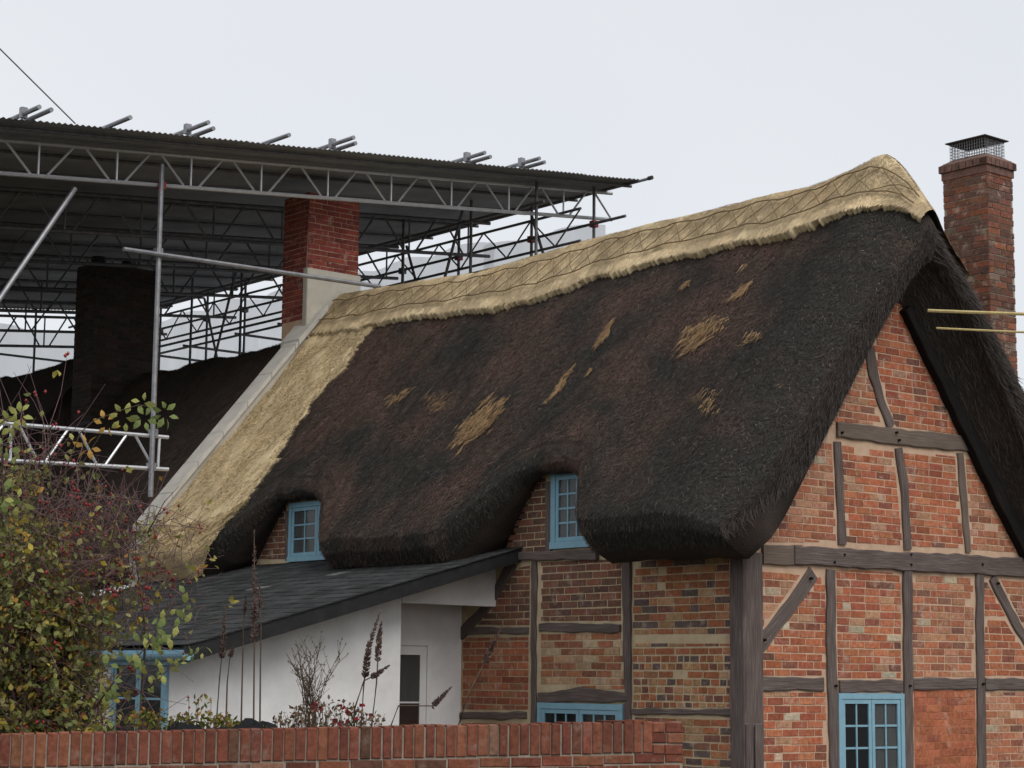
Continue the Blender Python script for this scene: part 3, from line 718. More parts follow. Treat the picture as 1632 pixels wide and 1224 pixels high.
# new ridge cap and the new strip by the parapet: raised straw layers with ragged edges
def layer(name, Bg, Tg, offg, cap=False):
    p, nrm, _ = surf(Bg.ravel(), Tg.ravel(), offg.ravel(), cap); nr, nc = Bg.shape
    g = np.stack([(np.abs(Tg)*4.4).ravel(), Bg.ravel(), 0*Bg.ravel()], 1)
    return arr_mesh(name, p, grid_faces(nr, nc), 'thatch_new', cot, grain=g, smooth=True)
bs2 = np.linspace(-.40, 9.88, 620); rows = np.concatenate([np.linspace(-1, 1, 46), [1.0]])
rag = rng.normal(0, .005, len(bs2))+.008*fbm(bs2*6, 0*bs2, 5)
wt = ridge_t(bs2)+rag
Bg = np.repeat(bs2[:, None], 47, 1); Tg = rows[None, :]*wt[:, None]; Tg[:, :22] = rows[None, :22]*.26
Tg = np.where(np.abs(Tg) < 1e-4, 1e-4, Tg)
off = .085+.012*fbm(Bg*3, Tg*10, 11)+.006*fbm(Bg*14, Tg*30, 12); off[:, -1] = -.03; off[:, 0] = -.03
off *= 1.0
ridge = layer('new_straw_ridge', Bg, Tg, off, True); ridge['label'] = 'pale new straw ridge laced with rods'
ts2 = np.linspace(.02, 1.95, 210); vr = rng.normal(0, .018, len(ts2))+.07*fbm(ts2*14, 0*ts2, 8)+.05*fbm(ts2*40, 0*ts2, 18)
cc = np.concatenate([[0, 0], np.linspace(0, 1, 34)[1:]]); vb_ = verge_b(np.clip(ts2, ve_[0, 0], 2))+vr; vb_ = np.minimum(vb_, 9.7)
Tg = np.repeat(ts2[:, None], len(cc), 1); Bg = vb_[:, None]+(9.88-vb_[:, None])*cc[None, :]
off = .045+.02*fbm(Bg*4, Tg*10, 31); off[:, 0] = -.04; off[:, 1] = .0; off[:, 2] = .02
strip = layer('new_straw_strip', Bg, Tg, off); strip['label'] = 'pale new straw strip beside the stone parapet'
def new_color(n):
    c = np.stack([np.full(n, .72), np.full(n, .56), np.full(n, .345)], 1)*rng.uniform(.65, 1.15, n)[:, None]
    dk = rng.random(n) > .95; c[dk] *= .5; return c
b = rng.uniform(-.40, 9.85, 62000); t = rng.uniform(-.2, 1.0, len(b))*ridge_t(b); t = np.where(t < 0, t*.6, t)
straws('ridge_straw', ridge, b, t, new_color(len(b))*np.clip(.75+1.2*fbm(b*2.5, t*14, 40), .75, 1.12)[:, None], .065, .007, off=.088, lift=.05, spread=.16, cap=True, dirfn=lambda b, t: .35*np.sign(np.sin(b*math.pi/.55)))
t = rng.uniform(.08, 1.9, 60000); vb2 = verge_b(np.clip(t, ve_[0, 0], 2)); b = vb2+(9.85-vb2)*rng.uniform(-.02, 1, len(t))
straws('strip_straw', strip, b, t, new_color(len(b))*np.array([.84, .83, .76])*np.clip(.97+.4*fbm(b*2, t*9, 77), .75, 1.15)[:, None], .03, .009, off=.05, lift=.8, spread=.6)
# hazel rods laced along the ridge
def rod(pts, r=.008):
    bb = np.array([p[0] for p in pts]); tt = np.array([p[1] for p in pts]); P, _, _ = surf(bb, tt, .128, True)
    mb = MB(); mb.tube(list(P), r, 5); return mb
M['hazel'] = simple('hazel rod', (.15, .105, .055), (.22, .16, .085), 20, .85)
for fr_ in (.30, .72):
    for s in range(12):
        bb = np.linspace(-.3+s*.84, -.3+(s+1)*.84+.05, 9); rod([(q, ridge_t(q)*fr_+.004*math.sin(q*9+s)) for q in bb], .008).build('ligger', 'hazel', ridge)
for s in range(34):
    q = -.25+s*.295
    for (f0, f1) in ((.30, .72), (.72, .30)):
        pts = [(q+.295*k+random.uniform(-.01, .01), ridge_t(q+.295*k)*lerp(f0, f1, k)) for k in (0, .33, .66, 1)]
        rod(pts, .0055).build('cross_spar', 'hazel', ridge)

# ------------------------------------------------------------------ chimney behind the right slope
ch = pb(1576, 400, .31); ca0, cb0 = ch[0], .31
CHA, CHB = .46, .60
zt = pb(1576, 247, .31)[2]
mb = MB(); mb.box(W(ca0, cb0, 2), CHA*A, CHB*B, (zt-2)*Z)
rc = lambda k, h0, h1, e: mb2.box(W(ca0-e, cb0-e, h0), (CHA+2*e)*A, (CHB+2*e)*B, (h1-h0)*Z)
chim = mb.build('chimney', 'mortar_dark', cot)
CF1 = Frame(W(ca0, cb0, 0), A, Z, -B); CF2 = Frame(W(ca0, cb0, 0), B, Z, -A)
CF3 = Frame(W(ca0+CHA, cb0, 0), B, Z, A)
z0 = 4.3
fill_bricks('chim', CF1, [(0, z0), (CHA, z0), (CHA, zt-.2), (0, zt-.2)], 'chim', margin=-.004, seed=301, header=.1)
fill_bricks('chim', CF2, [(0, z0), (CHB, z0), (CHB, zt-.2), (0, zt-.2)], 'chim', margin=-.004, seed=302, header=.1)
mb2 = MB(); rc(0, zt-.20, zt-.115, .018); M['cap_brick'] = simple('weathered cap brick', (.08, .05, .042), (.21, .11, .085), 10, .9, bs=.6); mb2.build('corbel_course', 'cap_brick', chim)
mb2 = MB(); 
for i in range(28):
    s = i/28*4; e = .04; j = random.uniform(-.01, .012)
    q = [(-e, -e), (CHA+e, -e), (CHA+e, CHB+e), (-e, CHB+e)]; k = int(s) % 4; f0 = s-int(s); a0, a1 = np.array(q[k]), np.array(q[(k+1) % 4]); f1 = f0+1/7
    P0, P1 = a0+(a1-a0)*f0+np.array([ca0, cb0]), a0+(a1-a0)*(f1-.02)+np.array([ca0, cb0]); d = (a1-a0)/np.linalg.norm(a1-a0); nrm = np.array([-d[1], d[0]])
    o = MB(); o.box(W(P0[0], P0[1], zt-.112+j*.3), (P1-P0)[0]*A+(P1-P0)[1]*B, (nrm[0]*A+nrm[1]*B)*.1, (.075+j)*Z); o.build('cap_brick', 'cap_brick', chim)
mb2 = MB()
vs = []; 
ring = [(-.035, -.035), (CHA+.035, -.035), (CHA+.035, CHB+.035), (-.035, CHB+.035)]; ring2 = [(.08, .08), (CHA-.08, .08), (CHA-.08, CHB-.08), (.08, CHB-.08)]
vs = [W(ca0+a, cb0+b, zt-.045) for a, b in ring]+[W(ca0+a, cb0+b, zt-.03) for a, b in ring]+[W(ca0+a, cb0+b, zt+.05) for a, b in ring2]
mb2.add(vs, [(0, 1, 5, 4), (1, 2, 6, 5), (2, 3, 7, 6), (3, 0, 4, 7), (4, 5, 9, 8), (5, 6, 10, 9), (6, 7, 11, 10), (7, 4, 8, 11), (8, 9, 10, 11), (3, 2, 1, 0)])
mb2.build('mortar_flaunching', 'cap_brick', chim)
# wire cage with a flat lid
mb = MB(); e = .0; x0, x1, y0, y1 = ca0+.05, ca0+CHA-.05, cb0+.06, cb0+CHB-.06; hz = .23
for k in range(15):
    f = k/14
    for P in ((lerp(x0, x1, f), y0), (lerp(x0, x1, f), y1), (x0, lerp(y0, y1, f)), (x1, lerp(y0, y1, f))): mb.tube([W(*P, zt), W(*P, zt+hz)], .003, 4)
for k in range(6):
    z = zt+.03+k*.036
    for P, Q in (((x0, y0), (x1, y0)), ((x1, y0), (x1, y1)), ((x1, y1), (x0, y1)), ((x0, y1), (x0, y0))): mb.tube([W(*P, z), W(*Q, z)], .003, 4)
cage = mb.build('wire_cage', 'steel', chim)
mb = MB(); e = .04; q = [(x0-e, y0-e), (x1+e, y0-e), (x1+e, y1+e), (x0-e, y1+e)]
vs = [W(*p, zt+hz) for p in q]+[W(*p, zt+hz+.012) for p in q]+[W((x0+x1)/2, (y0+y1)/2, zt+hz+.07)]
mb.add(vs, [(3, 2, 1, 0), (0, 1, 5, 4), (1, 2, 6, 5), (2, 3, 7, 6), (3, 0, 4, 7), (4, 5, 8), (5, 6, 8), (6, 7, 8), (7, 4, 8)]); mb.build('cowl_lid', 'iron', chim)
emit_bricks({'gable': gable, 'front': front, 'chim': chim}, 300)

# ================================================================== NEIGHBOUR (beyond the parapet)
nei = thing('neighbouring_cottage', W(2.3, 16, 0), 'shaded thatched cottage under the scaffold canopy with pale stone parapet and chimneys', 'cottage')
mb = MB(); mb.box(W(.0, 9.9, -.1), 4.6*A, .3*B, 3.4*Z); mb.box(W(.05, 10.2, -.1), 4.5*A, 14*B, 3.3*Z); nwall = mb.build('wall', 'white_render', nei)
# parapet: upstand following the slope, with coping
def slope_slab(mb, b0, b1, a0, a1, lo, hi):
    za0, za1 = ZR-SL*(AR-a0), ZR-SL*(AR-a1)
    vs = [W(a, b, z+h) for h in (lo, hi) for (a, z) in ((a0, za0), (a1, za1)) for b in (b0, b1)]
    mb.add(vs, [(0, 1, 3, 2), (4, 6, 7, 5), (0, 4, 5, 1), (2, 3, 7, 6), (0, 2, 6, 4), (1, 5, 7, 3)])
mb = MB(); slope_slab(mb, 9.90, 10.16, -.72, 1.86, -.75, .28); par = mb.build('parapet', 'render_grey', nei)
n_st = 7
for k in range(n_st):
    a0 = lerp(-.75, 1.86, k/n_st); a1 = lerp(-.75, 1.86, (k+1)/n_st)-.008
    mb = MB(); slope_slab(mb, 9.86, 10.21, a0, a1, .29, .37+random.uniform(-.004, .004)); mb.build('coping_stone', 'coping', par)
mb = MB(); mb.box(W(-.80, 9.88, 3.2), .45*A, .3*B, .72*Z); mb.build('kneeler', 'render_grey', par)
# chimney on the party wall
cza = pb(490, 450, 10.0)[0]; mb = MB(); CW, CD = .86, .62; top = 9.0
mb.box(W(cza, 10.0, 5.6), CW*A, CD*B, (top-5.6)*Z); nch = mb.build('chimney', 'mortar_gable', nei)
N1 = Frame(W(cza, 10.0, 0), A, Z, -B); N2 = Frame(W(cza, 10.0, 0), B, Z, -A)
zr1 = pb(520, 432, 10.0)[2]
fill_bricks('n1', N1, [(0, zr1), (CW, zr1), (CW, top), (0, top)], 'chim2', margin=-.003, seed=401)
zl = pa(465, 512, cza)[2]
fill_bricks('n1', N2, [(0.07, zl), (CD, zl), (CD, top), (0, top)], 'chim2', margin=-.003, seed=402)
mb = MB(); wall_prism(mb, N1, [(-.03, zr1-1.6), (CW+.03, zr1-1.6), (CW+.03, zr1), (-.03, zr1)], -.02, .03)
wall_prism(mb, N2, [(-.04, zr1-1.6), (.07, zr1-1.6), (.07, zr1), (-.04, zr1)], -.02, .025); mb.build('render_flashing', 'render_grey', nch)
mb = MB(); slope_slab(mb, 9.84, 10.3, cza-.22, cza+.25, .30, .40); mb.build('lead_apron', 'coping', nch)
# second chimney: the canopy's shade is painted into its near-black colours
c2 = pb(150, 500, 15.3)[0]; mb = MB(); mb.box(W(c2, 15.3, 5), 1.12*A, .62*B, (8.75-5)*Z); ch2 = mb.build('chimney', 'iron', nei); ch2['label'] = 'chimney deep under the canopy, shade painted into its dark bricks'
N3 = Frame(W(c2, 15.3, 0), A, Z, -B); N4 = Frame(W(c2, 15.3, 0), B, Z, -A)
fill_bricks('n2', N3, [(0, 6.2), (1.12, 6.2), (1.12, 8.7), (0, 8.7)], 'shade_toned', margin=0, seed=403); fill_bricks('n2', N4, [(0, 6.2), (.62, 6.2), (.62, 8.7), (0, 8.7)], 'shade_toned', margin=0, seed=404)
for k in (.2, .75):
    mb = MB(); mb.tube([W(c2+k, 15.6, 8.7), W(c2+k, 15.6, 8.86), W(c2+k, 15.6, 8.9)], .13, 12, r1=.11); mb.build('chimney_pot', 'iron', ch2)
M['shade_toned_obj'] = col_mat('sooty brick single', 'obj'); M['shade_toned_attr'] = col_mat('sooty brick mass', 'attr')
emit_bricks({'n1': nch}, 200); emit_bricks({'n2': ch2}, 100, 'shade_toned_obj', 'shade_toned_attr')
# its thatch: two lengths of roof
def simple_thatch(b0, b1, zr, name):
    bs_ = np.linspace(b0, b1, 60); ts_ = np.concatenate([np.linspace(-1, 1, 61)])
    Bg, Tg = np.meshgrid(bs_, ts_, indexing='ij'); x = Tg*3.0; a = AR+x; z = zr-1.1*np.sqrt(x*x+.03)+fbm(Bg*1.4, Tg*5, 61)*.10
    lo = z-.55
    V = np.concatenate([to_world(a, Bg, z), to_world(a, Bg, lo)]); n = Bg.size; f1 = grid_faces(60, 61); f2 = grid_faces(60, 61, n)[:, ::-1]
    i = np.arange(60); e1 = np.stack([i, i+1, n+i+1, n+i], 1); L_ = 59*61; e2 = np.stack([L_+i, n+L_+i, n+L_+i+1, L_+i+1], 1)
    j = np.arange(59)*61; s1 = np.stack([j, j+61, n+j+61, n+j], 1); s2 = np.stack([j+60, n+j+60, n+j+121, j+121], 1)
    g = np.stack([(Tg*4.4).ravel(), Bg.ravel(), 0*Bg.ravel()], 1)
    o = arr_mesh(name, V, np.concatenate([f1, f2, e1, e2, s1, s2]), 'thatch_old', nei, grain=np.concatenate([g, g]), smooth=True)
    k = 22000; b = rng.uniform(b0, b1, k); t = rng.uniform(-1, .2, k); x = t*3.0
    p = to_world(AR+x, b, zr-1.1*np.sqrt(x*x+.03)+fbm(b*1.4, t*5, 61)*.10)
    dn_ = -A*.67-Z*.74; nr_ = -A*.74+Z*.67
    d = dn_[None]+rng.normal(0, .35, k)[:, None]*B+np.abs(rng.normal(.1, .15, k))[:, None]*nr_
    ww = .010; LL = rng.uniform(.05, .14, k)[:, None]
    Vs = np.stack([p+nr_*.01-B*ww/2, p+nr_*.01+B*ww/2, p+nr_*.02+d*LL], 1).reshape(-1, 3)
    cs = np.repeat(np.array([.055, .040, .030])[None]*rng.uniform(.4, 1.8, k)[:, None], 3, 0)
    q = arr_mesh('straw_ends', Vs, np.arange(3*k).reshape(k, 3), 'straw', o, col=cs); q['kind'] = 'stuff'
simple_thatch(10.18, 16.3, 7.25, 'thatch'); simple_thatch(16.35, 24.2, 7.75, 'thatch')

# ================================================================== LEAN-TO with slate roof
LB = pa(790, 930, 0)[1]                                        # gable plane of the lean-to
lt = thing('lean_to', W(-2, LB+3, 0), 'white rendered lean-to with dark slate roof against the cottage', 'outhouse')
LFR = Frame(W(0, LB, 0), A, Z, -B)
OV = .42; VFR = Frame(W(0, LB-OV, 0), A, Z, -B)
def lp(x, y): return LFR.uv(x, y)
aF = lp(270, 1100)[0]; aC = lp(638, 1050)[0]
p_hi = VFR.uv(770, 913); p_lo = VFR.uv(330, 1044)
sl_ = (p_hi[1]-p_lo[1])/(p_hi[0]-p_lo[0])
def rz_(a): return p_hi[1]+sl_*(a-p_hi[0])                     # underside of the verge
zl0 = lp(700, 963)[1]
LEN = 6.0
mb = MB(); wall_prism(mb, LFR, [(aF, -.05), (aC, -.05), (aC, rz_(aC)+.06), (aF, rz_(aF)+.06)], -.2, 0)
mb.build('side_wall', 'white_render', lt)
mb = MB(); wall_prism(mb, LFR, [(aC+.001, zl0), (-.005, zl0), (-.005, rz_(0)+.06), (aC+.001, rz_(aC)+.06)], -.12, .012); mb.build('porch_lintel', 'white_render', lt)
DB = pa(735, 1100, 0)[1]-LB
LF2 = Frame(W(0, LB+DB, 0), A, Z, -B)
mb = MB(); wall_prism(mb, LF2, [(aC-.3, -.05), (-.005, -.05), (-.005, rz_(0)+.06), (aC-.3, rz_(aC-.3)+.06)], -.1, 0); mb.build('porch_wall', 'white_render', lt)
mb = MB(); mb.box(W(aF, LB+.201, -.05), .2*A, (LEN-.2)*B, (rz_(aF)+.03)*Z); mb.build('eaves_wall', 'white_render', lt)
# porch door: glazed, mostly hidden by the wall corner
u0_, u1_ = LF2.uv(686, 1100)[0]-.86, LF2.uv(686, 1100)[0]; zd = LF2.uv(670, 1020)[1]
mb = MB(); st = .07
wall_prism(mb, LF2, [(u0_, 0), (u0_+st, 0), (u0_+st, zd), (u0_, zd)], -.01, .03); wall_prism(mb, LF2, [(u1_-st, 0), (u1_, 0), (u1_, zd), (u1_-st, zd)], -.01, .03); wall_prism(mb, LF2, [(u0_+st, zd-.06), (u1_-st, zd-.06), (u1_-st, zd), (u0_+st, zd)], -.01, .029)
door = mb.build('door', 'white_render', lt)
d0_, d1_ = u0_+st+.005, u1_-st-.005
mb = MB(); s = .085
for (a, b, c_, d) in ((d0_, d0_+s, .05, zd-.07), (d1_-s, d1_, .05, zd-.07), (d0_+s, d1_-s, zd-.16, zd-.07), (d0_+s, d1_-s, .05, .3)): wall_prism(mb, LF2, [(a, c_), (b, c_), (b, d), (a, d)], .001, .02)
mb.build('door_leaf', 'white_render', door)
vs_ = [LF2.uv(660, y)[1] for y in (1155, 1141, 1096, 1091)]
for lo, hi, bk in ((.3, 1.42, 'cork'), (1.45, lerp(1.45, zd-.16, .5)-.012, 'cork'), (lerp(1.45, zd-.16, .5)+.012, zd-.16, 'curtain')):
    mb = MB(); wall_prism(mb, LF2, [(d0_+s, lo), (d1_-s, lo), (d1_-s, hi), (d0_+s, hi)], .006, .010); mb.build('pane', 'glass', door)
    mb = MB(); wall_prism(mb, LF2, [(d0_+s, lo), (d1_-s, lo), (d1_-s, hi), (d0_+s, hi)], .002, .004); mb.build('blind', bk, door)
    mb = MB(); wall_prism(mb, LF2, [(d0_+s, lo-.014), (d1_-s, lo-.014), (d1_-s, lo), (d0_+s, lo)], .002, .018); mb.build('glazing_bar', 'white_render', door)
# roof deck, slates, verge board, gutter
ae = aF-.06
def rt(a): return rz_(a)+.15
mb = MB(); vs = [W(a, b, z) for b in (LB-OV+.03, LB+LEN) for (a, z) in ((ae, rt(ae)-.03), (-.01, rt(0)-.03), (-.01, rt(0)-.07), (ae, rt(ae)-.07))]
mb.add(vs, [(0, 1, 2, 3), (7, 6, 5, 4), (0, 4, 5, 1), (1, 5, 6, 2), (2, 6, 7, 3), (3, 7, 4, 0)]); mb.build('roof_deck', 'black_board', lt)
mb = MB(); nrw = 20; dl = (0.02-ae)/nrw; random.seed(11)
M['slate_attr'] = col_mat('slates', 'attr', rough=.85, scale=9, var=.5, spec=.2, grime=(.085, .09, .08))
for r in range(nrw):
    a0 = ae-.03+r*dl; b = LB-OV-.03-(.13 if r % 2 else 0)
    while b < LB+LEN:
        bb0 = max(b, LB-OV-.03); bb1 = min(b+.255, LB+LEN)
        if bb1-bb0 > .03:
            j = random.uniform(-.006, .006); h_ = .006+random.uniform(0, .004); k = random.uniform(.022, .05); ln = dl*1.55; jj = random.uniform(-.004, .004)
            lo_ = rt(a0)+.003; hi_ = rt(a0+ln)-.006
            vs = [W(a0+j, bb0, lo_), W(a0+j+jj, bb1-.006, lo_), W(a0+ln, bb1-.006, hi_), W(a0+ln, bb0, hi_)]; vs += [v+Z*h_ for v in vs]
            mb.add(vs, [(3, 2, 1, 0), (4, 5, 6, 7), (0, 1, 5, 4), (1, 2, 6, 5), (2, 3, 7, 6), (3, 0, 4, 7)], (k, k*1.02, k*1.03) if random.random() > .012 else (.13, .13, .125))
        b += .262
o = mb.build('slates', 'slate_attr', lt, recalc=False); o['kind'] = 'stuff'
mb = MB(); vs = []
for n_ in (.012, .05):
    for (a, z) in ((ae-.03, rz_(ae)-.02), (.0, rz_(0)-.0), (.0, rz_(0)+.145), (ae-.03, rz_(ae)+.135)): vs.append(VFR.pt(a, z, n_-.04))
mb.add(vs, [(3, 2, 1, 0), (4, 5, 6, 7), (0, 1, 5, 4), (1, 2, 6, 5), (2, 3, 7, 6), (3, 0, 4, 7)]); mb.build('verge_board', 'black_board', lt)
gz = rz_(ae)+.06; mb = MB(); k = 9; vs = []; fs = []
for b in (LB-OV-.14, LB+LEN):
    for rr in (.06, .052):
        for i in range(k):
            th = math.pi*i/(k-1); vs.append(W(ae-.085-rr*math.cos(th), b, gz-rr*math.sin(th)))
for i in range(k-1): fs += [(i, i+1, 2*k+i+1, 2*k+i), (k+i, 3*k+i, 3*k+i+1, k+i+1), (i, k+i, k+i+1, i+1)]
fs += [(0, 2*k, 3*k, k), (k-1, 2*k-1, 4*k-1, 3*k-1)]
mb.add(vs, fs); mb.build('gutter', 'blue', lt)
mb = MB(); mb.box(W(ae-.02, LB-OV+.02, gz-.10), .02*A, LEN*B, .14*Z); mb.build('fascia', 'blue', lt)
LF3 = Frame(W(aF, LB, 0), B, Z, -A)
window(LF3, 268, 180, 1042, 1185, 2, 1, 2, lt, fw=.05, back='dark_room', label='pale blue framed lean-to window behind the bush')

# ================================================================== SCAFFOLD CANOPY
sc = thing('scaffold_canopy', W(2, 16, 0), 'tin roofed scaffold canopy with lattice beams over the neighbouring cottage', 'scaffold')
BT = 9.45
q0, q1 = pb(0, 188, 8.7), pb(1020, 287, 8.7)
ksl = (q1[2]-q0[2])/(q1[0]-q0[0])
def zc(a): return q0[2]+ksl*(a-q0[0])
a_min, a_max, b_near, b_far = -6.0, q1[0], 8.7, 24.0
def canopy_tube(p, q, r=.0242, mat='old_steel', name='tube', par=None):
    mb = MB(); mb.tube([p, q], r, 8); return mb.build(name, mat, par or sc, smooth=False)
# corrugated sheets, laid across the fall, lapped
sw = .98; k = 0; a = a_min
while a < a_max-.02:
    a1 = min(a+sw+.06, a_max); bcut = [b_near, 12.6, 16.5, 20.4, b_far]
    for i in range(4):
        n = int((a1-a)/.04)+1; aa = np.linspace(a, a1, n); zz_ = np.array([zc(x) for x in aa])+.012*np.cos(np.arange(n)*math.pi)+.006*(i % 2)+.004*(k % 2)
        b0, b1 = bcut[i]+random.uniform(-.03, .03), bcut[i+1]+.1
        V = np.concatenate([to_world(aa, np.full(n, b0), zz_), to_world(aa, np.full(n, b1), zz_), to_world(aa, np.full(n, b0), zz_+.003), to_world(aa, np.full(n, b1), zz_+.003)])
        i_ = np.arange(n-1); Fq = np.concatenate([np.stack([i_, i_+1, n+i_+1, n+i_], 1), np.stack([2*n+i_, 3*n+i_, 3*n+i_+1, 2*n+i_+1], 1), np.stack([i_, 2*n+i_, 2*n+i_+1, i_+1], 1)])
        arr_mesh('roof_sheet', V, Fq, 'tin', sc)
    a += sw; k += 1
# tubes lying on the sheets whose ends stick out past the edge, and bearers below
for xs_, up in ((40, 1), (52, 0), (176, 0), (302, 1), (316, 0), (432, 0), (533, 1), (543, 0), (748, 1), (757, 0), (835, 1), (843, 0)):
    a = pb(xs_, 190+xs_*.095, 8.7)[0]; e = random.uniform(.28, .5) if xs_ < 700 else .35
    zt_ = zc(a)+.04+.05*up
    o = canopy_tube(W(a, b_near-e, zt_), W(a, b_near+5.5, zt_), r=.03, mat='steel')
    if up: 
        mb = MB(); mb.box(W(a-.04, b_near+.02, zt_-.05), .08*A, .07*B, .13*Z); mb.build('clamp', 'steel', sc)
for b in np.arange(b_near+.25, b_far, 1.25):
    canopy_tube(W(a_min, b, zc(a_min)-.045), W(a_max+.05, b, zc(a_max)-.045), mat='old_steel', name='bearer')
canopy_tube(W(a_max-.02, b_near-.25, zc(a_max)-.02), W(a_max-.02, b_far, zc(a_max)-.02), mat='steel')
mb = MB(); mb.tube([W(a_max-.03, b_near-.30, zc(a_max)-.02), W(a_max-.03, b_near-.22, zc(a_max)-.02)], .032, 10); mb.build('tube_cap', 'iron', sc)
# lattice beams
def lattice(b, a0, a1, top, depth, mat, pitch=1.15, zf=None, ph=0., name='lattice_truss'):
    zf = zf or (lambda a: zc(a)-top)
    mb = MB(); mb.tube([W(a0, b, zf(a0)), W(a1, b, zf(a1))], .029, 8); mb.tube([W(a0, b, zf(a0)-depth), W(a1, b, zf(a1)-depth)], .029, 8)
    tr = mb.build(name, mat, sc)
    n = int((a1-a0)/pitch)+1; a = a0+ph
    for i in range(n+1):
        am = a+i*pitch
        segs = [((am, 1), (am, 0)), ((am+.12*pitch, 1), (am+.44*pitch, 0)), ((am+.92*pitch, 0), (am+.92*pitch, 0))][:1]
        segs += [((am+.10*pitch, 0), (am+.44*pitch, 1)), ((am+.58*pitch, 1), (am+.92*pitch, 0))]
        for (s0, k0), (s1, k1) in segs:
            if min(s0, s1) < a0 or max(s0, s1) > a1: continue
            mb = MB(); mb.tube([W(s0, b, zf(s0)-depth*(1-k0)), W(s1, b, zf(s1)-depth*(1-k1))], .0165, 6); mb.build('strut', mat, tr)
    return tr
t0_, t1_ = pb(0, 223, BT), pb(0, 276, BT); e0, e1 = pb(975, 350, BT), pb(950, 308, BT)
kk = (e0[2]-t1_[2])/(e0[0]-t1_[0])
ph = pb(187, 250, BT)[0]
lattice(BT, -5.6, e0[0], 0, .42, 'alu', pitch=(pb(898, 320, BT)[0]-ph)/7.0, zf=lambda a: t1_[2]+.42+kk*(a-t1_[0]), ph=(ph+5.6) % ((pb(898, 320, BT)[0]-ph)/7.0))
for b in (11.9, 14.4, 17.0, 19.6, 22.2):
    lattice(b, -5.4, 6.6, .16, .55, 'old_steel', pitch=1.2, ph=random.uniform(.1, 1))
def tb_px(x0, y0, x1, y1, b, mat='steel', r=.0242): return canopy_tube(W(*pb(x0, y0, b)), W(*pb(x1, y1, b)), r, mat)
pole = tb_px(258, 262, 240, 792, BT-.06, 'steel', .034)
tb_px(197, 397, 606, 457, BT-.12, 'steel', .031); tb_px(120, 300, -8, 487, BT+.06, 'steel', .034)
# lower lattice guard beside the pole
g0, g1 = pb(-60, 669, BT), pb(268, 697, BT); h0, h1 = pb(-60, 730, BT), pb(268, 748, BT)
mb = MB(); mb.tube([W(*g0), W(*g1)], .026, 8); mb.tube([W(*h0), W(*h1)], .026, 8); lg = mb.build('lattice_truss', 'alu', sc); lg['label'] = 'short pale lattice beam above the rose bush'
def lgp(a, k): return W(a, BT, lerp(np.interp(a, (h0[0], h1[0]), (h0[2], h1[2])), np.interp(a, (g0[0], g1[0]), (g0[2], g1[2])), k))
for (x0, k0, x1, k1) in ((16, 1, 18, 0), (28, 1, 62, 0), (72, 0, 108, 1), (124, 1, 156, 0), (168, 0, 202, 1), (214, 1, 246, 0), (254, 1, 253, 0), (-40, 0, 6, 1)):
    a0, a1 = pb(x0, 710, BT)[0], pb(x1, 710, BT)[0]; mb = MB(); mb.tube([lgp(a0, k0), lgp(a1, k1)], .018, 6); mb.build('strut', 'alu', lg)
# clamps at the pole
for (x, y) in ((257, 296), (252, 402), (244, 690), (241, 744)):
    mb = MB(); p = W(*pb(x, y, BT-.03)); mb.box(p-.045*A-.05*B-.05*Z, .09*A, .1*B, .10*Z); mb.build('clamp', 'steel' if y > 300 else 'red_cap', sc)
# scaffold along the back and the white sheeting
ab_ = a_max-.35
for i, b in enumerate(np.arange(9.3, 23.8, 1.65)):
    j = random.uniform(-.2, .2)
    canopy_tube(W(ab_, b+j, 3), W(ab_, b+j, zc(ab_)-.02)); canopy_tube(W(ab_-1.2, b+j*.5, 3), W(ab_-1.2, b+j*.5, zc(ab_-1.2)-.02))
    canopy_tube(W(ab_-1.3, b+j+.05, 8.35), W(ab_+.15, b+j+.05, 8.35), name='transom')
    if i % 2 == 0: canopy_tube(W(ab_-.05, b+.2, 6.6), W(ab_-.05, b+1.5, 9.6), name='brace')
    else: canopy_tube(W(ab_-1.25, b+1.2, 6.9), W(ab_-1.25, b+.1, 9.5), name='brace')
    mb = MB(); mb.box(W(ab_-.05, b+j-.05, 9.14), .1*A, .1*B, .1*Z); mb.build('clamp', 'red_cap' if i < 3 else 'old_steel', sc)
for z in (9.18, 8.72, 7.9): canopy_tube(W(ab_-.05, b_near-.1, z), W(ab_-.05, b_far, z+random.uniform(-.05, .05)), name='ledger')
for z in (9.30, 8.45): canopy_tube(W(ab_-1.25, b_near+.4, z), W(ab_-1.25, b_far, z), name='ledger')
mb = MB(); n = 26
tr = MB(); z1, z0_ = 9.28, 8.78
for i in range(n):
    b = 9.0+i*.58
    tr.tube([W(ab_-.6, b, z0_ if i % 2 else z1), W(ab_-.6, b+.58, z1 if i % 2 else z0_)], .014, 5)
tr.tube([W(ab_-.6, 9, z1), W(ab_-.6, 24, z1)], .022, 6); tr.tube([W(ab_-.6, 9, z0_), W(ab_-.6, 24, z0_)], .022, 6); tr.build('lattice_truss', 'old_steel', sc)
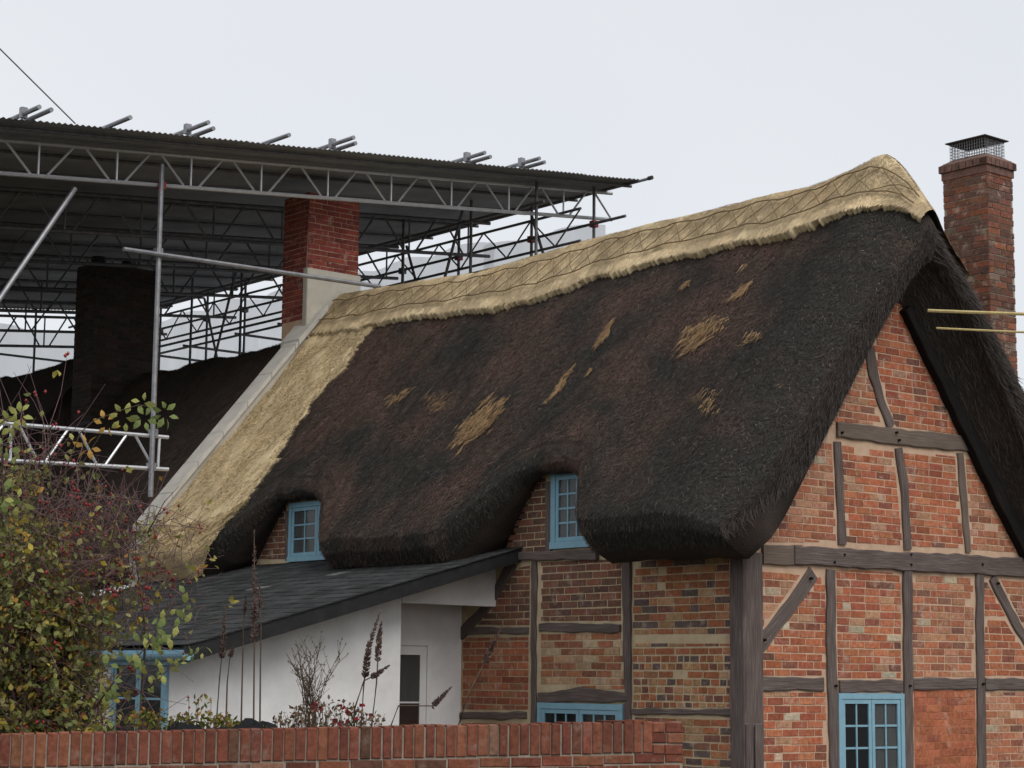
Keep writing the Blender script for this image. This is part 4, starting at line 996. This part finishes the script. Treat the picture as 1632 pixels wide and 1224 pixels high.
# far-end frame
for a in (.2, 1.6, 3.0, 4.4, 5.8): canopy_tube(W(a, 23.6, 3), W(a, 23.6, zc(a)-.05))
for z in (8.5, 7.7): canopy_tube(W(-5, 23.55, z), W(6.6, 23.55, z), name='ledger')
lattice(23.4, -5.4, 6.6, .25, .6, 'old_steel', pitch=1.1)
def sheet(p0, p1, z0s, z1s, name, nseg, seed):
    """a hanging plastic sheet with folds between two ground points"""
    xs2 = np.linspace(0, 1, nseg); zs2 = np.linspace(0, 1, 16); X, Zg = np.meshgrid(xs2, zs2, indexing='ij'); d = p1-p0; L = np.linalg.norm(d); nr = np.cross(d/L, Z)
    top = z1s+.10*(np.abs(np.sin(X*L*math.pi/1.65))-1)
    fold = (fbm(X*L*1.3, Zg*2, seed)*.22+fbm(X*L*6, Zg*3, seed+5)*.03)
    P = p0[None]+X.ravel()[:, None]*d[None]+(z0s+(top-z0s)*Zg).ravel()[:, None]*Z+fold.ravel()[:, None]*nr[None]
    return arr_mesh(name, P, grid_faces(nseg, 16), 'sheet', sc, smooth=True)
cuts = [9.55, 12.2, 15.9, 19.8, 24]
for i in range(4):
    sheet(W(a_max-.08+.03*i, cuts[i]-.05, 0), W(a_max-.08+.03*i, cuts[i+1]+.1, 0), 3.2, [9.36, 9.5, 9.52, 9.6][i], 'plastic_sheet', 60, 71+i)
sheet(W(-5.5, 23.9, 0), W(1.2, 23.9, 0), 3.2, 8.95, 'plastic_sheet', 60, 81); sheet(W(1.1, 23.93, 0), W(6.9, 23.93, 0), 3.2, 9.2, 'plastic_sheet', 60, 85)

# stay wire and the two ropes by the gable
p0 = W(*pb(120, 197, 8.6)); p1 = p0+(at(0, 78, p0[1]-1.0)-p0)*5.5
mb = MB(); mb.tube([lerp(p0, p1, k) for k in np.linspace(0, 1, 10)], .009, 5); tag(mb.build('stay_wire', 'wire'), 'thin stay wire running up from the canopy roof into the sky', 'wire')
for (x0, y0, y1, r, lab) in ((1478, 495, 496, .018, 'upper thicker yellow rope stretched from the gable hood past the chimney'), (1492, 523, 525, .012, 'lower thinner yellow rope stretched from the gable hood past the chimney')):
    p0 = W(*pb(x0, y0, -.36)); p1 = W(*pb(1632, y1, -.85)); p2 = p0+(p1-p0)*5
    mb = MB(); mb.tube([lerp(p0, p2, k)-Z*.05*math.sin(math.pi*k) for k in np.linspace(0, 1, 12)], r, 6); tag(mb.build('rope', 'cable'), lab, 'rope')

# ================================================================== GARDEN WALL
GW0 = at(200, 1166, 13.6); GW1 = at(900, 1152, 14.3)
gd = GW1-GW0; gd[2] = 0; gl = np.linalg.norm(gd); gd /= gl; gn = np.array([gd[1], -gd[0], 0])
gsl = (GW1[2]-GW0[2])/gl
GWF = Frame(np.array([GW0[0], GW0[1], 0]), gd, Z, gn)
def gtop(u): return GW0[2]+gsl*u
uL, uR = -3.2, GWF.uv(1089, 1190)[0]; uS = GWF.uv(1038, 1190)[0]; uX = GWF.uv(961, 1190)[0]
gw = thing('garden_wall', GWF.pt(0, 0, -.1), 'low red brick garden wall with soldier brick coping before the white lean-to', 'wall')
mb = MB(); wall_prism(mb, GWF, [(uL, -.1), (uR-.004, -.1), (uR-.004, gtop(uR)-.012), (uL, gtop(uL)-.012)], -.207, -.008); gcore = mb.build('wall_core', 'mortar_dark', gw)
PAL['garden'] = [((.19, .067, .048), 8), ((.15, .055, .043), 6), ((.225, .088, .058), 4), ((.11, .055, .044), 2), ((.23, .13, .095), 1.5)]
def gbrick(u0, u1, v0, v1, n1=0., deep=.215, pal='garden'):
    mb = MB(); j = lambda: random.uniform(-.004, .004)
    u0, u1, v0, v1 = u0+j(), u1+j(), v0+j(), v1+j(); n1 += random.uniform(-.004, .004)
    P = [(u0, v0), (u1, v0), (u1, v1), (u0, v1)]; c = .006
    vs = [GWF.pt(u, v, -deep+c*0) for u, v in P]+[GWF.pt(u, v, n1-c) for u, v in P]+[GWF.pt(u+(c if i in (0, 3) else -c), v+(c if i < 2 else -c), n1) for i, (u, v) in enumerate(P)]
    mb.add(vs, [(3, 2, 1, 0)]+[(r*4+i, r*4+(i+1) % 4, r*4+4+(i+1) % 4, r*4+4+i) for r in (0, 1) for i in range(4)]+[(8, 9, 10, 11)])
    o = mb.build('brick', 'red_obj', gcore); o.color = (*pick(pal), 1); return o
random.seed(21)
u = uL
while u < uS-.03:
    w_ = .0655+random.uniform(-.003, .003); dv = .0+random.uniform(-.004, .004)
    gbrick(u, u+w_, gtop(u)-.217, gtop(u)+dv, .006); u += w_+.0095
while u < uR-.02:                                               # end pier, bricks laid flat
    break
ptop = GWF.uv(1075, 1150)[1]
v = ptop
for r in range(3):
    x = uS+.004 if r % 2 else uS+.004
    cuts_ = [uS+.004, lerp(uS, uR, .5 if r % 2 else .42), uR]
    for k in range(2): gbrick(cuts_[k]+.004, cuts_[k+1]-.004, v-.074, v-.006, .008)
    v -= .078
u = uX; 
while u < uS-.03: gbrick(u, min(u+.104, uS-.002), gtop(u)+.008, min(gtop(u)+.05, ptop), .004, deep=.2); u += .112
r = 0; v1_ = gtop(0)-.228
while v1_ > .9:
    u = uL-(.11 if r % 2 else 0)
    while u < uR:
        a, b = max(u, uL), min(u+.214, uR)
        if b-a > .04 and (v1_ > 1.35): gbrick(a, b, v1_-.066+gsl*u, v1_+gsl*u, .0, deep=.1)
        u += .225
    v1_ -= .0755; r += 1
mb = MB(); wall_prism(mb, GWF, [(uL, -.1), (uR, -.1), (uR, 1.25), (uL, 1.25)], -.2, -.001); mb.build('lower_brickwork', 'cap_brick', gw)

# timber post by the corner
pp = at(1203, 1155, 16.6); post = MB(); gr = []; vs = []; fs = []; n = 20
for i in range(n):
    z = pp[2]*i/(n-1); 
    for (x, y) in ((-.07, -.07), (-.012, -.074), (-.012, -.05), (.004, -.05), (.004, -.074), (.07, -.07), (.072, .06), (-.068, .06)):
        j = .006*mnoise.noise((x*30, z*4, y*30)); dz = .03*mnoise.noise((x*40, y*40, 2)) if i == n-1 else 0
        vs.append((pp[0]+x+j, pp[1]+.07+y, z+dz)); gr.append((z, x*1.4+y, 0))
for i in range(n-1):
    for j in range(8): fs.append((i*8+j, i*8+(j+1) % 8, (i+1)*8+(j+1) % 8, (i+1)*8+j))
fs += [tuple(range(8))[::-1], tuple((n-1)*8+j for j in range(8))]; post.add(vs, fs, None, gr)
tag(post.build('timber_post', 'wood'), 'weathered split timber post standing before the cottage corner', 'post')

# ================================================================== PLANTS
def leaf_geom(p, d, nrm, L, w_):
    """folded leaf: 6 points, 4 faces"""
    d = d/np.linalg.norm(d); s = np.cross(d, nrm); s /= np.linalg.norm(s)+1e-9; nn = np.cross(s, d)
    return [p, p+d*L*.4+s*w_*.5+nn*L*.10, p+d*L*.75+s*w_*.33+nn*L*.06, p+d*L-nn*L*.08, p+d*L*.75-s*w_*.33+nn*L*.06, p+d*L*.4-s*w_*.5+nn*L*.10], [(0, 1, 5), (1, 2, 4, 5), (2, 3, 4)]
def rv(s=1.): return rng.normal(0, s, 3)
GREEN = [(.19, .215, .07), (.25, .27, .09), (.30, .29, .10), (.13, .15, .055), (.26, .23, .10)]
YELL = [(.42, .32, .06), (.45, .25, .06), (.33, .29, .07)]
def arch(p0, p1, sag, n=14, wob=.03):
    ph = random.uniform(0, 6); out_ = []
    for i in range(n):
        k = i/(n-1); out_.append(lerp(p0, p1, k)+Z*sag*math.sin(math.pi*k)+np.array([math.sin(k*9+ph), math.cos(k*7+ph), math.sin(k*11+ph)])*wob*k)
    return out_
M['stem'] = simple('woody stem', (.055, .035, .025), (.11, .07, .05), 20, .85)
M['twig'] = simple('purple twig', (.10, .06, .06), (.17, .105, .10), 12, .9)
M['hip'] = simple('rose hip', (.20, .018, .022), (.34, .035, .03), 20, .35, bs=0)
random.seed(5)
rose = thing('rose_bush', (-4.0, 16.2, 0), 'tall rambling rose bush with red hips and yellowing leaves behind the garden wall', 'bush')
base = np.array([-3.9, 16.3, 0.]); stems = []
mbs = MB()
for i in range(46):
    x, y = random.choice([(random.uniform(-60, 260), random.uniform(700, 1050)), (random.uniform(-60, 150), random.uniform(640, 1000)), (random.uniform(-40, 200), random.uniform(850, 1150))])
    lim = 640+max(0, x)*.75
    y = max(y, lim)
    p1 = at(x, y, 16.3+random.uniform(-.9, .9)); p0 = base+np.array([random.uniform(-.9, .9), random.uniform(-.5, .5), 0])
    pts = arch(p0, p1, random.uniform(.1, .5), 16, .05); stems.append(pts); mbs.tube(pts, .014, 5, r1=.004)
o = mbs.build('stems', 'stem', rose, smooth=True); o['kind'] = 'stuff'
# twigs
mbt = MB(); tips = []
for pts in stems:
    for i in range(4, 16):
        for _ in range(6):
            p = pts[i]; d = rv(.24)+np.array([.03, 0, .05]); q = p+d*random.uniform(.6, 1.3)
            mbt.tube([p, lerp(p, q, .5)+rv(.02), q], .0035, 3, r1=.0018); tips.append((p, q))
for i in range(900):
    x = min(330, max(-20, random.gauss(160, 75))); y = random.uniform(760+max(0, x-120)*.35, 1010); c = at(x, y, 16.3+random.uniform(-.5, .5)); q = c+np.array([random.gauss(.03, .10), random.gauss(0, .06), random.gauss(.08, .12)])
    mbt.tube([c, lerp(c, q, .5)+rv(.015), q], .0032, 3, r1=.0018)
    if random.random() < .5: tips.append((c, q))
o = mbt.build('twigs', 'twig', rose); o['kind'] = 'stuff'
lv = MB(); hp = MB(); 
def bush_mask(px_, py_):
    """how leafy the bush is at a place in the photograph"""
    if py_ > 1160: return .6
    if py_ < 740: dens = .03
    elif py_ < 830: dens = .22 if px_ < 60 else .05
    elif py_ < 950: dens = .5 if px_ < 50 else (.3 if px_ < 110 else .10)
    else: dens = .68 if px_ < 120 else (.5 if px_ < 175 else .16)
    if px_ > 235: dens = min(dens, .06)
    return dens
cnt = 0
for p, q in tips:
    for _ in range(12):
        k = random.uniform(.15, 1.1); c = lerp(p, q, k)+rv(.05); x, y = proj(c)
        if random.random() > bush_mask(x, y)*.62: continue
        yel = random.random() < .2; col = random.choice(YELL if yel else GREEN); f = random.uniform(.6, 1.3)
        if random.random() < .05: col = (.18, .06, .045)
        col = tuple(v*f for v in col); L = random.uniform(.03, .08)
        for s in range(random.choice((1, 2, 3))):
            vs, fs = leaf_geom(c+rv(.02), rv()+np.array([0, 0, -.5]), rv()+Z, L, L*.6); lv.add(vs, fs, col); cnt += 1
    if random.random() < .18:
        c = q+rv(.01); x, y = proj(c)
        if y < 960 or random.random() < .3:
            r = random.uniform(.010, .016)
            for _ in range(random.choice((1, 1, 2, 3))):
                cc_ = c+rv(.025); vs = [cc_+np.array(v)*r for v in ((0, 0, 1.5), (1, 0, .2), (0, 1, .2), (-1, 0, .2), (0, -1, .2), (0, 0, -1.2))]
                hp.add(vs, [(0, 1, 2), (0, 2, 3), (0, 3, 4), (0, 4, 1), (5, 2, 1), (5, 3, 2), (5, 4, 3), (5, 1, 4)])
o = lv.build('foliage', 'leaf', rose, recalc=False); o['kind'] = 'stuff'
o = hp.build('rose_hips', 'hip', rose, smooth=True); o['kind'] = 'stuff'
# the sprays that stand out: each leaf is its own piece
def spray(path, leaves, r=.006):
    mb = MB(); mb.tube(path, r, 5, r1=.002); sp = mb.build('spray', 'stem', rose, smooth=True)
    for (x, y, Y, L, an, kind) in leaves:
        c = at(x, y, Y); d = math.cos(an)*R_-math.sin(an)*U_+rv(.2); pal = dict(g=(.20, .25, .085), y=(.50, .34, .08), l=(.34, .35, .11), o=(.55, .33, .09))[kind]; f = random.uniform(.8, 1.15)
        mb = MB(); vs, fs = leaf_geom(c-d/np.linalg.norm(d)*L*.4, d, -F_+rv(.45), L, L*.55); mb.add(vs, fs, tuple(v*f for v in pal)); mb.build('leaf', 'leaf', sp, recalc=False)
Ys = 15.2
def cluster(x, y, n, kind, r=13, L=.085): return [(x+r*math.cos(a)+random.uniform(-2, 2), y+r*math.sin(a)+random.uniform(-2, 2), Ys+random.uniform(-.08, .08), L*random.uniform(.8, 1.15), a, kind) for a in np.linspace(.3, 2*math.pi+.0, n, endpoint=False)]
spray([at(*p, Ys) for p in ((90, 790), (112, 730), (128, 690), (150, 670), (190, 655), (222, 645), (245, 650), (258, 668))],
      cluster(171, 674, 6, 'o')+cluster(196, 664, 6, 'l', 15)+cluster(230, 666, 6, 'g', 13)+cluster(262, 660, 7, 'g', 14)+cluster(140, 712, 6, 'o', 13)+cluster(228, 642, 4, 'l', 10))
spray([at(*p, Ys) for p in ((-20, 690), (10, 668), (36, 656))], cluster(32, 662, 7, 'l', 13)+cluster(18, 676, 6, 'l', 13)+cluster(10, 712, 5, 'g', 12)+cluster(6, 790, 5, 'g', 16, .11)+cluster(30, 800, 4, 'l', 14))
pth = [(150, 1130), (190, 1075), (225, 1040), (250, 1005), (275, 975), (300, 958)]
lf = []
for i in range(46):
    k = random.uniform(0, 1)*5; i0 = min(int(k), 4); x = lerp(pth[i0][0], pth[i0+1][0], k-i0)+random.gauss(0, 15); y = lerp(pth[i0][1], pth[i0+1][1], k-i0)+random.gauss(5, 15)
    lf.append((x, y, 15.0+random.uniform(-.15, .15), random.uniform(.06, .11), random.uniform(.3, 2.4), random.choice('gggll')))
spray([at(*p, 15.0) for p in pth], lf, .008)
pth2 = [(215, 1110), (250, 1085), (275, 1060), (300, 1045), (325, 1030)]
lf = []
for i in range(26):
    k = random.uniform(0, 1)*4; i0 = min(int(k), 3); x = lerp(pth2[i0][0], pth2[i0+1][0], k-i0)+random.gauss(0, 8); y = lerp(pth2[i0][1], pth2[i0+1][1], k-i0)+random.gauss(4, 10)
    lf.append((x, y, 14.9+random.uniform(-.1, .1), random.uniform(.045, .08), random.uniform(.3, 2.6), random.choice('gll')))
spray([at(*p, 14.9) for p in pth2], lf, .006)
spray([at(*p, 15.4) for p in ((235, 850), (262, 800), (285, 775))], [])

# low greenery spilling over the wall top
def leafy(name, label, cat, boxes, cols, nlf, Lr, Y, group=None, stemmat='stem'):
    x, y = boxes[0][0], boxes[0][1]; P = at(x, y, Y); t = thing(name, (P[0], Y, 0), label, cat, group); sm = MB(); lf_ = MB()
    for (cx, cy, rx, ry, n) in boxes:
        for i in range(n):
            a = random.uniform(0, 2*math.pi); k = math.sqrt(random.random()); c = at(cx+rx*k*math.cos(a), cy+ry*k*math.sin(a), Y+random.uniform(-.25, .25))
            col = random.choice(cols); f = random.uniform(.6, 1.3); vs, fs = leaf_geom(c, rv()+Z*.2, rv()+Z, random.uniform(*Lr), random.uniform(*Lr)*.55); lf_.add(vs, fs, tuple(v*f for v in col))
            if i % 5 == 0: p0 = np.array([c[0]+random.uniform(-.15, .15), c[1], max(0, c[2]-random.uniform(.5, 1.0))]); sm.tube([p0, lerp(p0, c, .6)+rv(.02), c], .004, 3, r1=.002)
    a = P.copy(); a[2] = 0; sm.tube([a, lerp(a, P, .5)+rv(.02), P], .012, 5, r1=.005)
    o = sm.build('stems', stemmat, t); o['kind'] = 'stuff'; o = lf_.build('foliage', 'leaf', t, recalc=False); o['kind'] = 'stuff'; return t
leafy('creeping_plant', 'low green and yellow creeper spilling over the garden wall top below the lean-to', 'plant',
      [(325, 1150, 55, 14, 260), (240, 1150, 40, 18, 160), (390, 1160, 40, 8, 90), (318, 1118, 20, 8, 20)], [(.13, .15, .03), (.2, .19, .04), (.08, .10, .025), (.30, .16, .04)], 0, (.025, .055), 14.75)
fl = leafy('flowering_shrub', 'dry brownish shrub with a few red flowers above the garden wall', 'shrub',
      [(520, 1140, 60, 26, 300), (470, 1150, 35, 15, 120), (585, 1150, 30, 14, 80)], [(.10, .06, .045), (.14, .09, .06), (.16, .12, .07), (.09, .085, .04), (.22, .13, .08)], 0, (.02, .05), 15.0)
mb = MB()
for (x, y, n) in ((548, 1130, 9), (541, 1150, 7), (505, 1128, 6), (575, 1132, 5), (497, 1130, 5), (560, 1143, 4)):
    for i in range(n):
        vs, fs = leaf_geom(at(x+random.gauss(0, 5), y+random.gauss(0, 4), 14.85), rv(), rv()-F_*1.5, .04, .032); mb.add(vs, fs, random.choice([(.25, .02, .03), (.20, .025, .035), (.3, .07, .07)]))
mb.build('flowers', 'leaf', fl, recalc=False)['kind'] = 'stuff'
# thin twiggy shrub against the white wall
tw = thing('bare_twig_shrub', (at(500, 1160, 15.6)[0], 15.6, 0), 'thin nearly bare twiggy shrub against the white lean-to wall', 'shrub')
mb = MB(); bl = MB(); b0 = at(495, 1200, 15.6); b0[2] = 0
for i in range(16):
    p1 = at(random.uniform(455, 545), random.uniform(1010, 1090), 15.6+random.uniform(-.2, .2)); p0 = b0+rv(.05)*np.array([1, 1, 0]); pm = at(random.uniform(480, 505), 1140, 15.6); pts = [p0, pm, lerp(pm, p1, .5)+rv(.02), p1]; mb.tube(pts, .006, 4, r1=.002)
    for k in range(7):
        f = random.random(); p = lerp(pm, p1, f); q = p+np.array([random.uniform(-.12, .12), random.uniform(-.05, .05), random.uniform(.05, .22)]); mb.tube([p, q], .0025, 3, r1=.0014)
        for s in range(3): vs, fs = leaf_geom(lerp(p, q, random.random()), rv()+Z, rv(), .022, .010); bl.add(vs, fs, (.12, .10, .05))
mb.build('branches', 'stem', tw)['kind'] = 'stuff'; bl.build('buds', 'leaf', tw, recalc=False)['kind'] = 'stuff'
# dead flower spikes
M['seed'] = simple('dry seed head', (.07, .045, .04), (.15, .095, .075), 40, .95)
def spike(path, h0, Y, wid, label, red=False):
    P = [at(x, y, Y) for x, y in path]; b = P[0].copy(); b[2] = 0
    t = thing('dead_flower_spike', b, label, 'plant', 'dead flower spikes'); mb = MB(); mb.tube([b]+P, .009, 5, r1=.003); mb.build('stalk', 'stem', t, smooth=True)
    mb = MB(); n = len(P)
    for i in range(int(300*h0)+60):
        k = 1-h0*random.random()**1.0; s = k*(n-1); i0 = min(int(s), n-2); c = lerp(P[i0], P[i0+1], s-i0); w_ = wid*(1-.75*max(0, (k-(1-h0))/h0)**1.5)
        d = P[i0+1]-P[i0]; d /= np.linalg.norm(d); o_ = rv(); o_ -= d*(o_@d); o_ /= np.linalg.norm(o_)
        vs, fs = leaf_geom(c+o_*w_*.1, o_+d*.9, rv(), w_*.75, w_*.35); mb.add(vs, fs)
    mb.build('seed_head', 'seed', t, recalc=False)
spike([(404, 1170), (405, 1060), (406, 960), (405, 845)], .55, 15.1, .055, 'tallest dark brown flower spike rising before the slate roof')
spike([(414, 1170), (415, 1060), (416, 1000), (413, 930)], .2, 15.2, .035, 'thin dark spike close beside the tallest flower spike')
spike([(384, 1170), (386, 1080), (388, 1000), (392, 950)], .18, 15.2, .03, 'thin reddish spike with few seeds left of the tallest spike')
spike([(345, 1150), (350, 1080), (356, 1020), (358, 960)], .5, 15.1, .045, 'ragged brown spike with small leaves near the lean-to gutter')
spike([(575, 1160), (580, 1090), (588, 1030), (606, 975)], .62, 15.1, .05, 'forked dark seed spike leaning against the white corner')
spike([(592, 1160), (600, 1090), (604, 1020), (608, 990)], .5, 15.0, .045, 'second dark seed spike beside the white wall corner')
spike([(565, 1130), (580, 1085), (600, 1075), (621, 1060)], .5, 15.0, .04, 'brown seed spike bent sideways across the white wall')
spike([(620, 1165), (635, 1125), (690, 1125), (720, 1094)], .35, 15.0, .04, 'low seed spike reaching across the porch doorway')
spike([(728, 1165), (745, 1110), (775, 1050), (800, 997)], .38, 15.1, .05, 'long leaning seed spike crossing the brick wall')
spike([(360, 1160), (362, 1090), (366, 1050), (372, 1030)], .3, 15.0, .035, 'short curled dry spike beside the black sheet')
# rumpled black sheet on the far side of the wall
bsm = MB(); nx, ny = 26, 9; vs = []; fs = []
c0 = at(268, 1163, 14.6); c1 = at(440, 1160, 14.6)
for j in range(ny):
    for i in range(nx):
        k = i/(nx-1); f = j/(ny-1); x = lerp(c0, c1, k); hgt = .10*math.sin(math.pi*f)*(.6+.5*math.sin(k*5+1)**2)+.05*mnoise.noise((k*9, f*3, 2))
        vs.append((x[0]+.03*mnoise.noise((k*12, f*4, 5)), x[1]-.2+f*.45, x[2]-.06+hgt+.04*mnoise.noise((k*20, f*6, 8))))
fs = [(j*nx+i, j*nx+i+1, (j+1)*nx+i+1, (j+1)*nx+i) for j in range(ny-1) for i in range(nx-1)]
o = len(vs); vs += [(v[0], v[1], v[2]-.012) for v in vs]; fs += [tuple(o+q for q in f[::-1]) for f in fs]
bsm.add(vs, fs); tag(bsm.build('plastic_sheet', 'tarp', smooth=False), 'rumpled black plastic sheet lying along the garden wall top', 'sheet')
print('TRIS', sum(sum(len(p.vertices)-2 for p in o.data.polygons) for o in bpy.data.objects if o.type == 'MESH'))
